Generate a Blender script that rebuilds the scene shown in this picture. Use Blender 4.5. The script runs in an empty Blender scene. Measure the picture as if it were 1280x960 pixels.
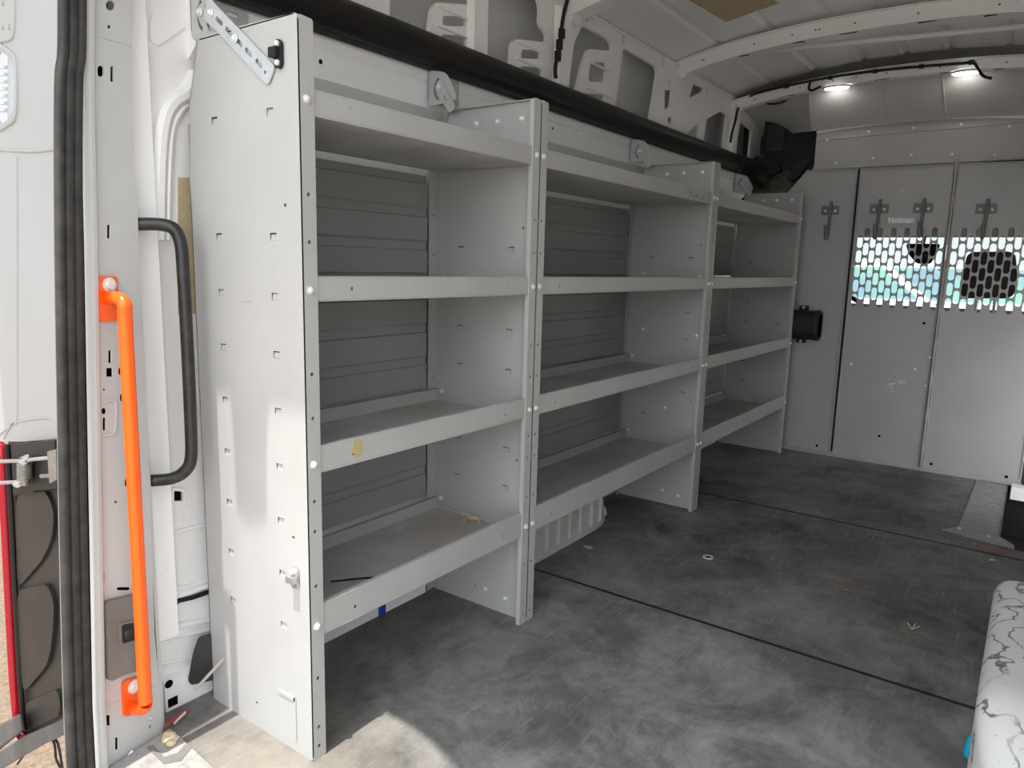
import bpy, bmesh, math, random
from mathutils import Vector, Matrix
from mathutils.geometry import tessellate_polygon
random.seed(7)
SC = bpy.context.scene
COL = SC.collection
# ------------------------------------------------------------------ camera
CAM = Vector((1.163025, -0.931275, 1.076856))
CR = Vector((0.80889437, 0.5874125, 0.0252279))
CU = Vector((-0.1155026, 0.11668779, 0.98642947))
CF = Vector((-0.57649722, 0.80083114, -0.16223577))
FPX = 907.265


def ray(px, py):
    return CF + CR * ((px - 640) / FPX) - CU * ((py - 480) / FPX)


def at(px, py, **k):
    d = ray(px, py)
    (a, v), = k.items()
    i = 'xyz'.index(a)
    return CAM + d * ((v - CAM[i]) / d[i])


def atp(px, py, P, N):
    d = ray(px, py)
    return CAM + d * ((Vector(P) - CAM).dot(Vector(N)) / d.dot(Vector(N)))


cd = bpy.data.cameras.new('camera')
cam = bpy.data.objects.new('camera', cd)
COL.objects.link(cam)
cd.sensor_width = 36
cd.lens = FPX / 1280 * 36
cd.clip_start = 0.02
M = Matrix.Identity(4)
for i in range(3):
    M[i][0] = CR[i]; M[i][1] = CU[i]; M[i][2] = -CF[i]; M[i][3] = CAM[i]
cam.matrix_world = M
SC.camera = cam


# ------------------------------------------------------------------ materials
def srgb(r, g, b):
    f = lambda c: c / 12.92 if c <= 0.04045 else ((c + 0.055) / 1.055) ** 2.4
    return (f(r / 255), f(g / 255), f(b / 255), 1)


class NT:
    def __init__(s, name):
        s.m = bpy.data.materials.new(name)
        s.m.use_nodes = True
        s.t = s.m.node_tree
        s.b = s.t.nodes['Principled BSDF']
        s.pos = s.t.nodes.new('ShaderNodeNewGeometry').outputs['Position']

    def n(s, typ, **k):
        nd = s.t.nodes.new(typ)
        for a, v in k.items():
            setattr(nd, a, v)
        return nd

    def l(s, a, b):
        s.t.links.new(a, b)

    def noise(s, scale, detail=4, rough=0.6, stretch=None, lo=0.4, hi=0.6, dist=0.0):
        v = s.pos
        if stretch:
            mp = s.n('ShaderNodeMapping')
            mp.inputs['Scale'].default_value = stretch
            s.l(v, mp.inputs['Vector']); v = mp.outputs[0]
        nz = s.n('ShaderNodeTexNoise')
        nz.inputs['Scale'].default_value = scale
        nz.inputs['Detail'].default_value = detail
        nz.inputs['Roughness'].default_value = rough
        nz.inputs['Distortion'].default_value = dist
        s.l(v, nz.inputs['Vector'])
        mr = s.n('ShaderNodeMapRange')
        mr.inputs['From Min'].default_value = lo
        mr.inputs['From Max'].default_value = hi
        s.l(nz.outputs[0], mr.inputs['Value'])
        return mr.outputs[0]

    def mix(s, fac, a, b, k=1.0):
        if k != 1.0:
            mm = s.n('ShaderNodeMath', operation='MULTIPLY')
            s.l(fac, mm.inputs[0]); mm.inputs[1].default_value = k; fac = mm.outputs[0]
        mx = s.n('ShaderNodeMix', data_type='RGBA')
        s.l(fac, mx.inputs['Factor'])
        for src, sock in ((a, mx.inputs[6]), (b, mx.inputs[7])):
            if isinstance(src, tuple):
                sock.default_value = src
            else:
                s.l(src, sock)
        return mx.outputs[2]

    def blob(s, p, r0, r1, sc=(1, 1, 1), wob=0.0):
        """soft spot round a world point, for stains"""
        sub = s.n('ShaderNodeVectorMath', operation='SUBTRACT')
        s.l(s.pos, sub.inputs[0]); sub.inputs[1].default_value = p
        mu = s.n('ShaderNodeVectorMath', operation='MULTIPLY')
        s.l(sub.outputs[0], mu.inputs[0]); mu.inputs[1].default_value = sc
        ln = s.n('ShaderNodeVectorMath', operation='LENGTH')
        s.l(mu.outputs[0], ln.inputs[0])
        v = ln.outputs['Value']
        if wob:
            nz = s.noise(14, 5, 0.7, lo=0.3, hi=0.7)
            ad = s.n('ShaderNodeMath', operation='MULTIPLY_ADD')
            s.l(nz, ad.inputs[0]); ad.inputs[1].default_value = wob; s.l(v, ad.inputs[2]); v = ad.outputs[0]
        mr = s.n('ShaderNodeMapRange')
        mr.inputs['From Min'].default_value = r1
        mr.inputs['From Max'].default_value = r0
        s.l(v, mr.inputs['Value'])
        return mr.outputs[0]

    def mul(s, a, b):
        mm = s.n('ShaderNodeMath', operation='MULTIPLY')
        s.l(a, mm.inputs[0]); s.l(b, mm.inputs[1]); return mm.outputs[0]

    def out(s, col, rough=0.5, metal=0.0, bump=0.0, bscale=80, spec=0.5):
        if isinstance(col, tuple):
            s.b.inputs['Base Color'].default_value = col
        else:
            s.l(col, s.b.inputs['Base Color'])
        s.b.inputs['Roughness'].default_value = rough
        s.b.inputs['Metallic'].default_value = metal
        s.b.inputs['Specular IOR Level'].default_value = spec
        if bump:
            nz = s.noise(bscale, 4, lo=0.0, hi=1.0)
            bp = s.n('ShaderNodeBump')
            bp.inputs['Strength'].default_value = bump
            bp.inputs['Distance'].default_value = 0.004
            s.l(nz, bp.inputs['Height']); s.l(bp.outputs[0], s.b.inputs['Normal'])
        return s.m


def simple(name, c, rough=0.5, metal=0.0, bump=0.0, c2=None, scale=12, spec=0.5, bscale=80):
    t = NT(name)
    col = c
    if c2:
        col = t.mix(t.noise(scale, 6, lo=0.35, hi=0.68), c, c2)
    return t.out(col, rough, metal, bump, bscale, spec)


MAT = {}
t = NT('shelf_paint')      # grey powder coat, faint smears and scratches
c = t.mix(t.noise(3, 6, lo=0.35, hi=0.7), (0.45, 0.452, 0.448, 1), (0.40, 0.402, 0.398, 1))
c = t.mix(t.noise(22, 6, 0.7, stretch=(0.4, 0.4, 2.5), lo=0.66, hi=0.8), c, (0.56, 0.555, 0.54, 1), 0.4)
scf = t.mul(t.blob((0.0, 1.93, 1.372), 0.03, 0.19, (1, 1, 4.5)), t.noise(55, 5, 0.7, (1, 0.6, 1.6), 0.55, 0.58))
c = t.mix(scf, c, (0.04, 0.04, 0.04, 1), 0.9)
MAT['grey'] = t.out(c, 0.42, 0.0, 0.05, 40)
t = NT('shelf_surface')    # the same paint, scuffed and dusty where things slid about
c = t.mix(t.noise(5, 7, 0.65, lo=0.35, hi=0.7), (0.50, 0.50, 0.495, 1), (0.34, 0.34, 0.337, 1))
c = t.mix(t.noise(30, 6, 0.7, stretch=(3, 0.35, 1), lo=0.62, hi=0.78), c, (0.42, 0.40, 0.37, 1), 0.5)
d1 = t.blob((-0.20, 0.68, 0.285), 0.05, 0.26, (1.0, 1, 1.6), 0.12)
c = t.mix(d1, c, (0.36, 0.27, 0.18, 1), 0.75)
d2 = t.blob((-0.30, 0.66, 0.645), 0.03, 0.24, (1, 0.8, 1.6), 0.12)
c = t.mix(d2, c, (0.34, 0.27, 0.19, 1), 0.55)
d3 = t.blob((-0.25, 1.5, 0.33), 0.05, 0.45, (1.5, 0.7, 1.6), 0.2)
c = t.mix(d3, c, (0.33, 0.28, 0.22, 1), 0.5)
MAT['shelf'] = t.out(c, 0.5, 0.0, 0.05, 40)
t = NT('back_board_paint')
c = t.mix(t.noise(4, 6, lo=0.35, hi=0.7), (0.29, 0.291, 0.287, 1), (0.25, 0.251, 0.247, 1))
MAT['board'] = t.out(c, 0.5, 0.0, 0.03, 60)
t = NT('bulkhead_paint')
c = t.mix(t.noise(3, 6, lo=0.3, hi=0.7), (0.42, 0.415, 0.417, 1), (0.36, 0.356, 0.358, 1))
c = t.mix(t.noise(16, 8, 0.75, stretch=(1, 1, 0.7), lo=0.68, hi=0.8), c, (0.42, 0.42, 0.42, 1), 0.45)
sc1 = t.mul(t.blob((0.555, 3.62, 0.475), 0.015, 0.065, (1, 1, 1.0)), t.noise(38, 4, 0.7, (0.6, 1, 1.2), 0.52, 0.56))
c = t.mix(sc1, c, (0.75, 0.75, 0.76, 1), 0.9)
sc2 = t.mul(t.blob((0.475, 3.62, 1.53), 0.02, 0.07, (2.4, 1, 1.0)), t.noise(60, 4, 0.7, (1, 1, 1), 0.55, 0.6))
c = t.mix(sc2, c, (0.55, 0.55, 0.56, 1), 0.8)
MAT['bulk'] = t.out(c, 0.38, 0.0, 0.04, 30)
t = NT('white_body_paint')
c = t.mix(t.noise(2.5, 6, lo=0.35, hi=0.7), (0.90, 0.905, 0.91, 1), (0.86, 0.862, 0.865, 1))
sc = t.noise(34, 3, 0.6, stretch=(1, 1, 0.8), lo=0.735, hi=0.75)
c = t.mix(sc, c, (0.25, 0.25, 0.26, 1), 0.6)
MAT['white'] = t.out(c, 0.28, 0.0, 0.0)
t = NT('dimmed_body_paint')  # same white body paint, darkened to hold down the daylight on it
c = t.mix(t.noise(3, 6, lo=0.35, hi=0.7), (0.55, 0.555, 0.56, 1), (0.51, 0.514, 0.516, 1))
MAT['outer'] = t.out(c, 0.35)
MAT['corner'] = simple('dimmed_corner_paint', (0.38, 0.384, 0.388, 1), 0.4, c2=(0.355, 0.357, 0.36, 1), scale=3)  # the white body paint again, darker still to stand in for shade
t = NT('white_roof_paint')
c = t.mix(t.noise(2.0, 5, lo=0.35, hi=0.7), (0.89, 0.888, 0.88, 1), (0.84, 0.838, 0.83, 1))
MAT['roof'] = t.out(c, 0.35)
MAT['primer'] = simple('grey_primer_skin', (0.74, 0.75, 0.76, 1), 0.45, c2=(0.66, 0.67, 0.68, 1), scale=3)
MAT['liner'] = simple('grey_liner', (0.52, 0.515, 0.50, 1), 0.7, c2=(0.47, 0.465, 0.45, 1), bump=0.05)
MAT['black'] = simple('black_plastic', (0.010, 0.010, 0.0105, 1), 0.48, c2=(0.016, 0.0155, 0.0155, 1), spec=0.35)
MAT['pipe'] = simple('black_pipe_plastic', (0.006, 0.0055, 0.0055, 1), 0.42, c2=(0.016, 0.013, 0.011, 1), scale=5, spec=0.3)
MAT['handle_black'] = simple('worn_black_enamel', (0.009, 0.009, 0.010, 1), 0.3, c2=(0.03, 0.03, 0.03, 1), scale=40)
MAT['dark'] = simple('dark_cavity', (0.004, 0.004, 0.004, 1), 0.95, spec=0.1)
MAT['cab'] = simple('cab_trim', (0.035, 0.035, 0.037, 1), 0.8, c2=(0.05, 0.05, 0.05, 1))
MAT['charcoal'] = simple('charcoal_plastic', (0.016, 0.016, 0.016, 1), 0.45, c2=(0.028, 0.027, 0.026, 1), scale=6)
MAT['midgrey'] = simple('grey_plastic', (0.20, 0.195, 0.185, 1), 0.55, c2=(0.17, 0.165, 0.16, 1), bump=0.08, bscale=300)
MAT['orange'] = simple('orange_enamel', (0.98, 0.125, 0.004, 1), 0.3, c2=(0.93, 0.11, 0.003, 1))
MAT['zinc'] = simple('zinc_steel', (0.62, 0.62, 0.63, 1), 0.32, 0.75, c2=(0.5, 0.5, 0.52, 1), scale=30)
MAT['bolt'] = simple('bright_bolt', (0.80, 0.80, 0.80, 1), 0.28, 0.35)
MAT['galv'] = simple('galvanised_steel', (0.62, 0.66, 0.70, 1), 0.38, 0.35, c2=(0.54, 0.58, 0.62, 1), scale=40)
MAT['bracket'] = simple('bracket_grey', (0.52, 0.52, 0.52, 1), 0.45, 0.05, c2=(0.45, 0.45, 0.45, 1), scale=20)
MAT['rubber'] = simple('dusty_rubber', (0.018, 0.0175, 0.0175, 1), 0.7, c2=(0.05, 0.047, 0.044, 1), scale=25, bump=0.1, bscale=250)
t = NT('red_lens')
MAT['red'] = t.out((0.33, 0.004, 0.016, 1), 0.15)
t = NT('van_floor')        # worn black-grey floor, scuffed along the van
c = t.mix(t.noise(2.3, 8, 0.68, lo=0.40, hi=0.62, dist=0.4), (0.055, 0.054, 0.055, 1), (0.20, 0.195, 0.19, 1))
c = t.mix(t.noise(9, 8, 0.7, dist=0.6, lo=0.40, hi=0.75), c, (0.28, 0.275, 0.27, 1), 0.5)
c = t.mix(t.blob((0.75, 0.25, 0), 0.2, 1.7, (1, 0.9, 1), 0.5), c, t.mix(t.noise(3.2, 9, 0.72, lo=0.40, hi=0.62, dist=0.5), (0.13, 0.13, 0.137, 1), (0.50, 0.495, 0.485, 1)), 0.78)  # lighter towards the rear: entrance wear, with daylight falloff put into the colour
c = t.mix(t.noise(26, 6, 0.75, stretch=(3.2, 0.16, 1), lo=0.56, hi=0.76), c, (0.46, 0.455, 0.445, 1), 0.6)
c = t.mix(t.noise(12, 8, 0.8, stretch=(1, 0.45, 1), lo=0.52, hi=0.68, dist=0.8), c, (0.07, 0.07, 0.07, 1), 0.5)
c = t.mix(t.noise(150, 3, 0.6, lo=0.72, hi=0.76), c, (0.40, 0.39, 0.37, 1), 0.6)
dst = t.blob((0.0, -0.2, 0), 0.15, 0.60, (1, 1.0, 1), 0.25)
c = t.mix(dst, c, (0.29, 0.255, 0.20, 1), 0.7)
brn = t.blob((-0.38, 0.55, 0), 0.05, 0.35, (1.3, 0.7, 1), 0.2)
c = t.mix(brn, c, (0.10, 0.075, 0.05, 1), 0.7)
brn = t.blob((-0.25, 1.85, 0), 0.05, 0.35, (1.3, 0.9, 1), 0.2)
c = t.mix(brn, c, (0.13, 0.095, 0.065, 1), 0.6)
rust = t.blob((1.13, 2.46, 0), 0.02, 0.12, (0.8, 1.9, 1), 0.06)
c = t.mix(rust, c, (0.30, 0.075, 0.022, 1), 0.9)
MAT['floor'] = t.out(c, 0.52, 0, 0.15, 120, 0.35)
t = NT('peeling_white_paint')
c = t.mix(t.noise(6, 5, lo=0.35, hi=0.7), (0.90, 0.91, 0.92, 1), (0.82, 0.83, 0.84, 1))
vz = t.n('ShaderNodeTexWave')
vz.inputs['Scale'].default_value = 3.2; vz.inputs['Distortion'].default_value = 18; vz.inputs['Detail'].default_value = 4
vz.inputs['Detail Scale'].default_value = 2.0
t.l(t.pos, vz.inputs['Vector'])
mr = t.n('ShaderNodeMapRange'); mr.inputs['From Min'].default_value = 0.06; mr.inputs['From Max'].default_value = 0.0
t.l(vz.outputs['Fac'], mr.inputs['Value'])
crk = t.mul(mr.outputs[0], t.noise(7, 4, lo=0.38, hi=0.5))
c = t.mix(crk, c, (0.10, 0.095, 0.085, 1), 0.9)
c = t.mix(t.noise(30, 4, 0.7, stretch=(1, 3, 1), lo=0.67, hi=0.70), c, (0.14, 0.13, 0.12, 1), 0.85)
MAT['peel'] = t.out(c, 0.4, 0, 0.15, 30)
t = NT('wheel_box_paint')
c = t.mix(t.noise(5, 6, lo=0.35, hi=0.7), (0.64, 0.63, 0.605, 1), (0.50, 0.49, 0.46, 1))
c = t.mix(t.noise(30, 4, 0.7, stretch=(1, 3, 0.6), lo=0.66, hi=0.72), c, (0.2, 0.19, 0.18, 1), 0.7)
MAT['wheelbox'] = t.out(c, 0.4)
t = NT('worn_sill')
c = t.mix(t.noise(40, 6, 0.75, lo=0.45, hi=0.72), (0.36, 0.355, 0.345, 1), (0.20, 0.195, 0.19, 1))
MAT['sill'] = t.out(c, 0.5, 0, 0.2, 120)
MAT['pad'] = simple('tan_deadening_pad', (0.55, 0.45, 0.28, 1), 0.85, c2=(0.44, 0.36, 0.22, 1), scale=40, bump=0.2)
MAT['insul'] = simple('yellowish_insulation', (0.25, 0.23, 0.16, 1), 0.9, c2=(0.12, 0.11, 0.08, 1), scale=25, bump=0.3)
MAT['tread'] = simple('tread_metal', (0.33, 0.32, 0.30, 1), 0.4, 0.4, c2=(0.24, 0.235, 0.22, 1), scale=25)
MAT['straw'] = simple('wood_shaving', (0.62, 0.50, 0.34, 1), 0.8)
MAT['stick'] = simple('grey_stick', (0.45, 0.42, 0.38, 1), 0.7)
MAT['leaf'] = simple('brown_leaf', (0.40, 0.20, 0.09, 1), 0.8)
MAT['yellow'] = simple('worn_yellow_sticker', (0.55, 0.40, 0.13, 1), 0.7, c2=(0.42, 0.36, 0.24, 1), scale=80)
MAT['blue'] = simple('blue_plastic', (0.02, 0.07, 0.40, 1), 0.4)
MAT['cyan'] = simple('cyan_plastic', (0.01, 0.42, 0.68, 1), 0.35)
MAT['redplastic'] = simple('red_plastic', (0.25, 0.04, 0.04, 1), 0.5)
MAT['labelwhite'] = simple('label_white', (0.52, 0.52, 0.56, 1), 0.5)
MAT['letter'] = simple('label_letter', (0.97, 0.97, 0.98, 1), 0.5)
MAT['spring'] = simple('dirty_steel', (0.34, 0.325, 0.30, 1), 0.42, 0.5, c2=(0.25, 0.235, 0.21, 1), scale=60)
t = NT('ground_concrete')
c = t.mix(t.noise(60, 6, 0.7, lo=0.35, hi=0.7), (0.48, 0.43, 0.38, 1), (0.34, 0.30, 0.255, 1))
MAT['ground'] = t.out(c, 0.9)
t = NT('pinkish_gravel')
c = t.mix(t.noise(45, 6, 0.75, lo=0.40, hi=0.62), (0.25, 0.19, 0.14, 1), (0.15, 0.105, 0.075, 1))
MAT['gravel'] = t.out(c, 0.9, 0, 0.3, 60)
MAT['hook'] = simple('hook_paint', (0.16, 0.158, 0.16, 1), 0.4, c2=(0.13, 0.128, 0.13, 1))
MAT['bumper'] = simple('bumper_plastic', (0.075, 0.075, 0.076, 1), 0.55, c2=(0.10, 0.10, 0.10, 1))
t = NT('lamp_glow')
t.b.inputs['Emission Color'].default_value = (1, 0.98, 0.93, 1)
t.b.inputs['Emission Strength'].default_value = 6.5
MAT['lamp'] = t.out((0.9, 0.9, 0.9, 1), 0.4)
t = NT('windscreen_glass')
t.b.inputs['Transmission Weight'].default_value = 1.0
t.b.inputs['IOR'].default_value = 1.01
MAT['glass'] = t.out((0.93, 1.0, 0.98, 1), 0.0)
MAT['vanwhite'] = simple('parked_white', (0.8, 0.82, 0.82, 1), 0.35)
MAT['teal'] = simple('teal_window_film', (0.145, 0.30, 0.255, 1), 0.35, c2=(0.11, 0.19, 0.26, 1), scale=2.2)


# ------------------------------------------------------------------ mesh builder
def circle(u, v, r, n=12, ru=None):
    ru = ru or r
    return [(u + ru * math.cos(2 * math.pi * i / n), v + r * math.sin(2 * math.pi * i / n)) for i in range(n)]


def rr(u0, u1, v0, v1, r=None, n=4):
    r = min(r if r is not None else 1e9, (u1 - u0) / 2, (v1 - v0) / 2)
    o = []
    for cu, cv, a in ((u1 - r, v1 - r, 0), (u0 + r, v1 - r, 90), (u0 + r, v0 + r, 180), (u1 - r, v0 + r, 270)):
        for i in range(n + 1):
            b = math.radians(a + 90 * i / n)
            o.append((cu + r * math.cos(b), cv + r * math.sin(b)))
    return o


def rp(pts, r, n=3):
    """polygon with rounded corners"""
    o = []
    k = len(pts)
    for i in range(k):
        p = Vector(pts[i][:2]); a = Vector(pts[i - 1][:2]) - p; b = Vector(pts[(i + 1) % k][:2]) - p
        d = min(r, a.length * 0.45, b.length * 0.45)
        a = p + a.normalized() * d; b = p + b.normalized() * d
        for j in range(n + 1):
            s = j / n
            q = a * (1 - s) ** 2 + p * 2 * s * (1 - s) + b * s * s
            o.append((q.x, q.y))
    return o


def smooth_path(pts, n=6, closed=False):
    P = [Vector(p) for p in pts]
    o = []
    k = len(P)
    for i in range(k if closed else k - 1):
        p0 = P[i - 1] if (i > 0 or closed) else P[0]
        p1 = P[i]; p2 = P[(i + 1) % k]
        p3 = P[(i + 2) % k] if (i + 2 < k or closed) else P[-1]
        for j in range(n):
            s = j / n
            o.append(0.5 * ((2 * p1) + (p2 - p0) * s + (2 * p0 - 5 * p1 + 4 * p2 - p3) * s * s + (3 * p1 - p0 - 3 * p2 + p3) * s ** 3))
    if not closed:
        o.append(P[-1])
    return o


XP = lambda x: (lambda u, v, w: Vector((x + w, u, v)))
YP = lambda y: (lambda u, v, w: Vector((u, y + w, v)))
ZP = lambda z: (lambda u, v, w: Vector((u, v, z + w)))


def frame(o, U, V):
    o = Vector(o); U = Vector(U).normalized(); V = Vector(V); V = (V - U * V.dot(U)).normalized(); W = U.cross(V)
    return lambda u, v, w: o + U * u + V * v + W * w


class MB:
    def __init__(s):
        s.v = []; s.f = []; s.mi = []; s.mats = []

    def mat(s, m):
        m = MAT[m] if isinstance(m, str) else m
        if m not in s.mats:
            s.mats.append(m)
        return s.mats.index(m)

    def add(s, vs, fs, m):
        b = len(s.v); k = s.mat(m)
        s.v += [Vector(x) for x in vs]
        for f in fs:
            s.f.append([b + i for i in f]); s.mi.append(k)
        return s

    def box(s, x0, x1, y0, y1, z0, z1, m):
        vs = [(x, y, z) for x in (x0, x1) for y in (y0, y1) for z in (z0, z1)]
        return s.add(vs, [(0, 1, 3, 2), (4, 6, 7, 5), (0, 4, 5, 1), (2, 3, 7, 6), (0, 2, 6, 4), (1, 5, 7, 3)], m)

    def sheet(s, outer, holes, fn, t, m, w0=0.0):
        loops = [[(p[0], p[1]) for p in outer]] + [[(p[0], p[1]) for p in h] for h in holes]
        tri = tessellate_polygon([[Vector((a, b, 0)) for a, b in L] for L in loops])
        flat = [p for L in loops for p in L]
        n = len(flat)
        vs = [fn(a, b, w0) for a, b in flat] + [fn(a, b, w0 + t) for a, b in flat]
        fs = [tuple(x) for x in tri] + [tuple(n + i for i in reversed(x)) for x in tri]
        o = 0
        for L in loops:
            k = len(L)
            for i in range(k):
                j = (i + 1) % k
                fs.append((o + i, o + j, n + o + j, n + o + i))
            o += k
        return s.add(vs, fs, m)

    def prism(s, prof, axis, a0, a1, m):
        """closed profile swept along an axis; prof in the two other coordinates"""
        if axis == 'y':
            fn = lambda u, v, w: Vector((u, w, v))
        elif axis == 'x':
            fn = lambda u, v, w: Vector((w, u, v))
        else:
            fn = lambda u, v, w: Vector((u, v, w))
        return s.sheet(prof, [], fn, a1 - a0, m, a0)

    def tube(s, path, r, m, n=12, closed=False, caps=True):
        P = [Vector(p) for p in path]
        k = len(P)
        R = r if isinstance(r, (list, tuple)) else [r] * k
        ref = None; vs = []; fs = []
        for i in range(k):
            if closed:
                T = (P[(i + 1) % k] - P[i - 1]).normalized()
            else:
                T = (P[min(i + 1, k - 1)] - P[max(i - 1, 0)]).normalized()
            if ref is None:
                ref = Vector((0, 0, 1)) if abs(T.z) < 0.9 else Vector((1, 0, 0))
            A = (ref - T * ref.dot(T)).normalized(); B = T.cross(A); ref = A
            for j in range(n):
                a = 2 * math.pi * j / n
                vs.append(P[i] + (A * math.cos(a) + B * math.sin(a)) * R[i])
        for i in range(k if closed else k - 1):
            i2 = (i + 1) % k
            for j in range(n):
                j2 = (j + 1) % n
                fs.append((i * n + j, i * n + j2, i2 * n + j2, i2 * n + j))
        if caps and not closed:
            fs.append(tuple(range(n))); fs.append(tuple((k - 1) * n + j for j in range(n)))
        return s.add(vs, fs, m)

    def lathe(s, prof, c, axis, m, n=16):
        """prof: (radius, height along axis)"""
        ax = Vector(axis).normalized()
        A = ax.orthogonal().normalized(); B = ax.cross(A)
        vs = []; fs = []
        for r, h in prof:
            for j in range(n):
                a = 2 * math.pi * j / n
                vs.append(Vector(c) + ax * h + (A * math.cos(a) + B * math.sin(a)) * max(r, 1e-5))
        for i in range(len(prof) - 1):
            for j in range(n):
                j2 = (j + 1) % n
                fs.append((i * n + j, i * n + j2, (i + 1) * n + j2, (i + 1) * n + j))
        fs.append(tuple(range(n))); fs.append(tuple((len(prof) - 1) * n + j for j in range(n)))
        return s.add(vs, fs, m)

    def grid(s, nu, nv, fn, m):
        vs = [fn(i / nu, j / nv) for i in range(nu + 1) for j in range(nv + 1)]
        fs = [(i * (nv + 1) + j, (i + 1) * (nv + 1) + j, (i + 1) * (nv + 1) + j + 1, i * (nv + 1) + j + 1) for i in range(nu) for j in range(nv)]
        return s.add(vs, fs, m)

    def build(s, name, parent=None, loc=None, bevel=0.0, recalc=True):
        base = Vector(loc) if loc is not None else (root_loc(parent) if parent else Vector((0, 0, 0)))
        me = bpy.data.meshes.new(name)
        me.from_pydata([tuple(x - base) for x in s.v], [], s.f)
        for m in s.mats:
            me.materials.append(m)
        for p, k in zip(me.polygons, s.mi):
            p.material_index = k
        if recalc:
            bm = bmesh.new(); bm.from_mesh(me)
            bmesh.ops.recalc_face_normals(bm, faces=bm.faces)
            bm.to_mesh(me); bm.free()
        for p in me.polygons:
            p.use_smooth = True
        me.set_sharp_from_angle(angle=math.radians(32))
        o = bpy.data.objects.new(name, me)
        COL.objects.link(o)
        if parent:
            o.parent = parent
        elif loc is not None:
            o.location = base
        if bevel:
            b = o.modifiers.new('bevel', 'BEVEL'); b.width = bevel; b.segments = 2; b.limit_method = 'ANGLE'
            b.angle_limit = math.radians(50)
        return o


def root_loc(o):
    while o.parent:
        o = o.parent
    return Vector(o.location)


def tag(o, label, cat, group=None):
    o['label'] = label; o['category'] = cat
    if group:
        o['group'] = group
    return o


def thing(name, label, cat, loc, group=None):
    o = bpy.data.objects.new(name, None)
    o.empty_display_size = 0.05
    COL.objects.link(o)
    o.location = loc
    return tag(o, label, cat, group)


def struct(o):
    o['kind'] = 'structure'
    return o


def instance(src, name, parent, pos):
    """a part sharing its mesh, put at a world position"""
    o = bpy.data.objects.new(name, src)
    COL.objects.link(o)
    o.parent = parent
    o.location = Vector(pos) - root_loc(parent)
    return o


def lathe_mesh(name, prof, axis, m, n=10):
    b = MB(); b.lathe(prof, (0, 0, 0), axis, m, n)
    o = b.build(name)
    me = o.data
    bpy.data.objects.remove(o)
    return me


BOLT_PROF = [(0.0085, 0), (0.0085, 0.002), (0.0062, 0.0025), (0.0058, 0.006), (0.0035, 0.0075), (0.0, 0.0078)]
BOLT_X = lathe_mesh('bolt_front', BOLT_PROF, (1, 0, 0), 'bolt')
BOLT_Y = lathe_mesh('bolt_side', BOLT_PROF, (0, -1, 0), 'bolt')
SCREW_Y = lathe_mesh('screw_head', [(0.008, 0), (0.007, 0.003), (0.003, 0.005), (0, 0.0052)], (0, -1, 0), 'bolt')

# ------------------------------------------------------------------ setting: floor
HW = 0.43
b = MB()
b.sheet([(-0.43, -0.16), (1.36, -0.16), (1.36, 2.50), (1.135, 2.50), (1.135, 3.64), (-0.43, 3.64)], [], ZP(-0.03), 0.03, 'floor')
floor = struct(b.build('floor'))
b = MB()
for ys, w in ((1.126, 0.005), (2.391, 0.0035)):
    b.box(-0.43, 1.36 if ys < 2.4 else 1.135, ys - w, ys + w, 0.0002, 0.0022, 'black')
b.box(0.0, 0.06, 0, 0.001, -0.02, -0.01, 'black')
struct(b.build('floor_joints', floor))
# long shallow lengthwise joint in the floor
# ground outside
b = MB()
b.sheet([(-30, -30), (30, -30), (30, 60), (-30, 60)], [], ZP(-0.75), 0.05, 'ground')
struct(b.build('ground'))
b = MB()      # gravelly strip beside the van
b.sheet([(-30, -4), (-1.05, -4), (-1.05, 30), (-30, 30)], [], ZP(-0.70), 0.01, 'gravel')
struct(b.build('ground_verge'))

# ------------------------------------------------------------------ left wall
b = MB()
prof = [(-0.405, 0.0), (-0.405, 0.10), (-0.43, 0.14), (-0.435, 1.30), (-0.435, 1.505), (-0.42, 1.515), (-0.397, 1.535), (-0.392, 1.60),
        (-0.397, 1.606), (-0.392, 1.612), (-0.388, 1.655), (-0.40, 1.67), (-0.46, 1.68), (-0.48, 1.60), (-0.48, 0.0)]
b.prism(prof, 'y', 0.02, 3.66, 'white')
b.prism([(-0.41, 0.0), (-0.374, 0.0), (-0.374, 0.055), (-0.41, 0.075)], 'y', 0.03, 0.745, 'white')
for yy, zz, r in ((0.36, 1.575, 0.006), (1.45, 1.585, 0.005), (1.62, 1.60, 0.004), (2.6, 1.58, 0.005)):
    b.lathe([(r, 0), (r, 0.0012), (0, 0.0013)], (-0.394, yy, zz), (1, 0, 0), 'dark', 10)
for yy in (0.29, 1.36, 1.70, 1.86, 2.75):
    b.lathe([(0.010, 0), (0.009, 0.003), (0.005, 0.001), (0, 0.001)], (-0.394, yy, 1.57), (1, 0, 0), 'white', 12)
wl = struct(b.build('wall_left'))

PX = -0.42   # plane of the pressed upper wall
W = lambda pts: [tuple(at(p[0], p[1], x=PX).yz) for p in pts]
holes = []


def hole(pts, r=0.02):
    q = []
    for y, z in W(pts):
        q.append((y, min(z, 2.03)))
    holes.append(rp(q, r))


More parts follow.
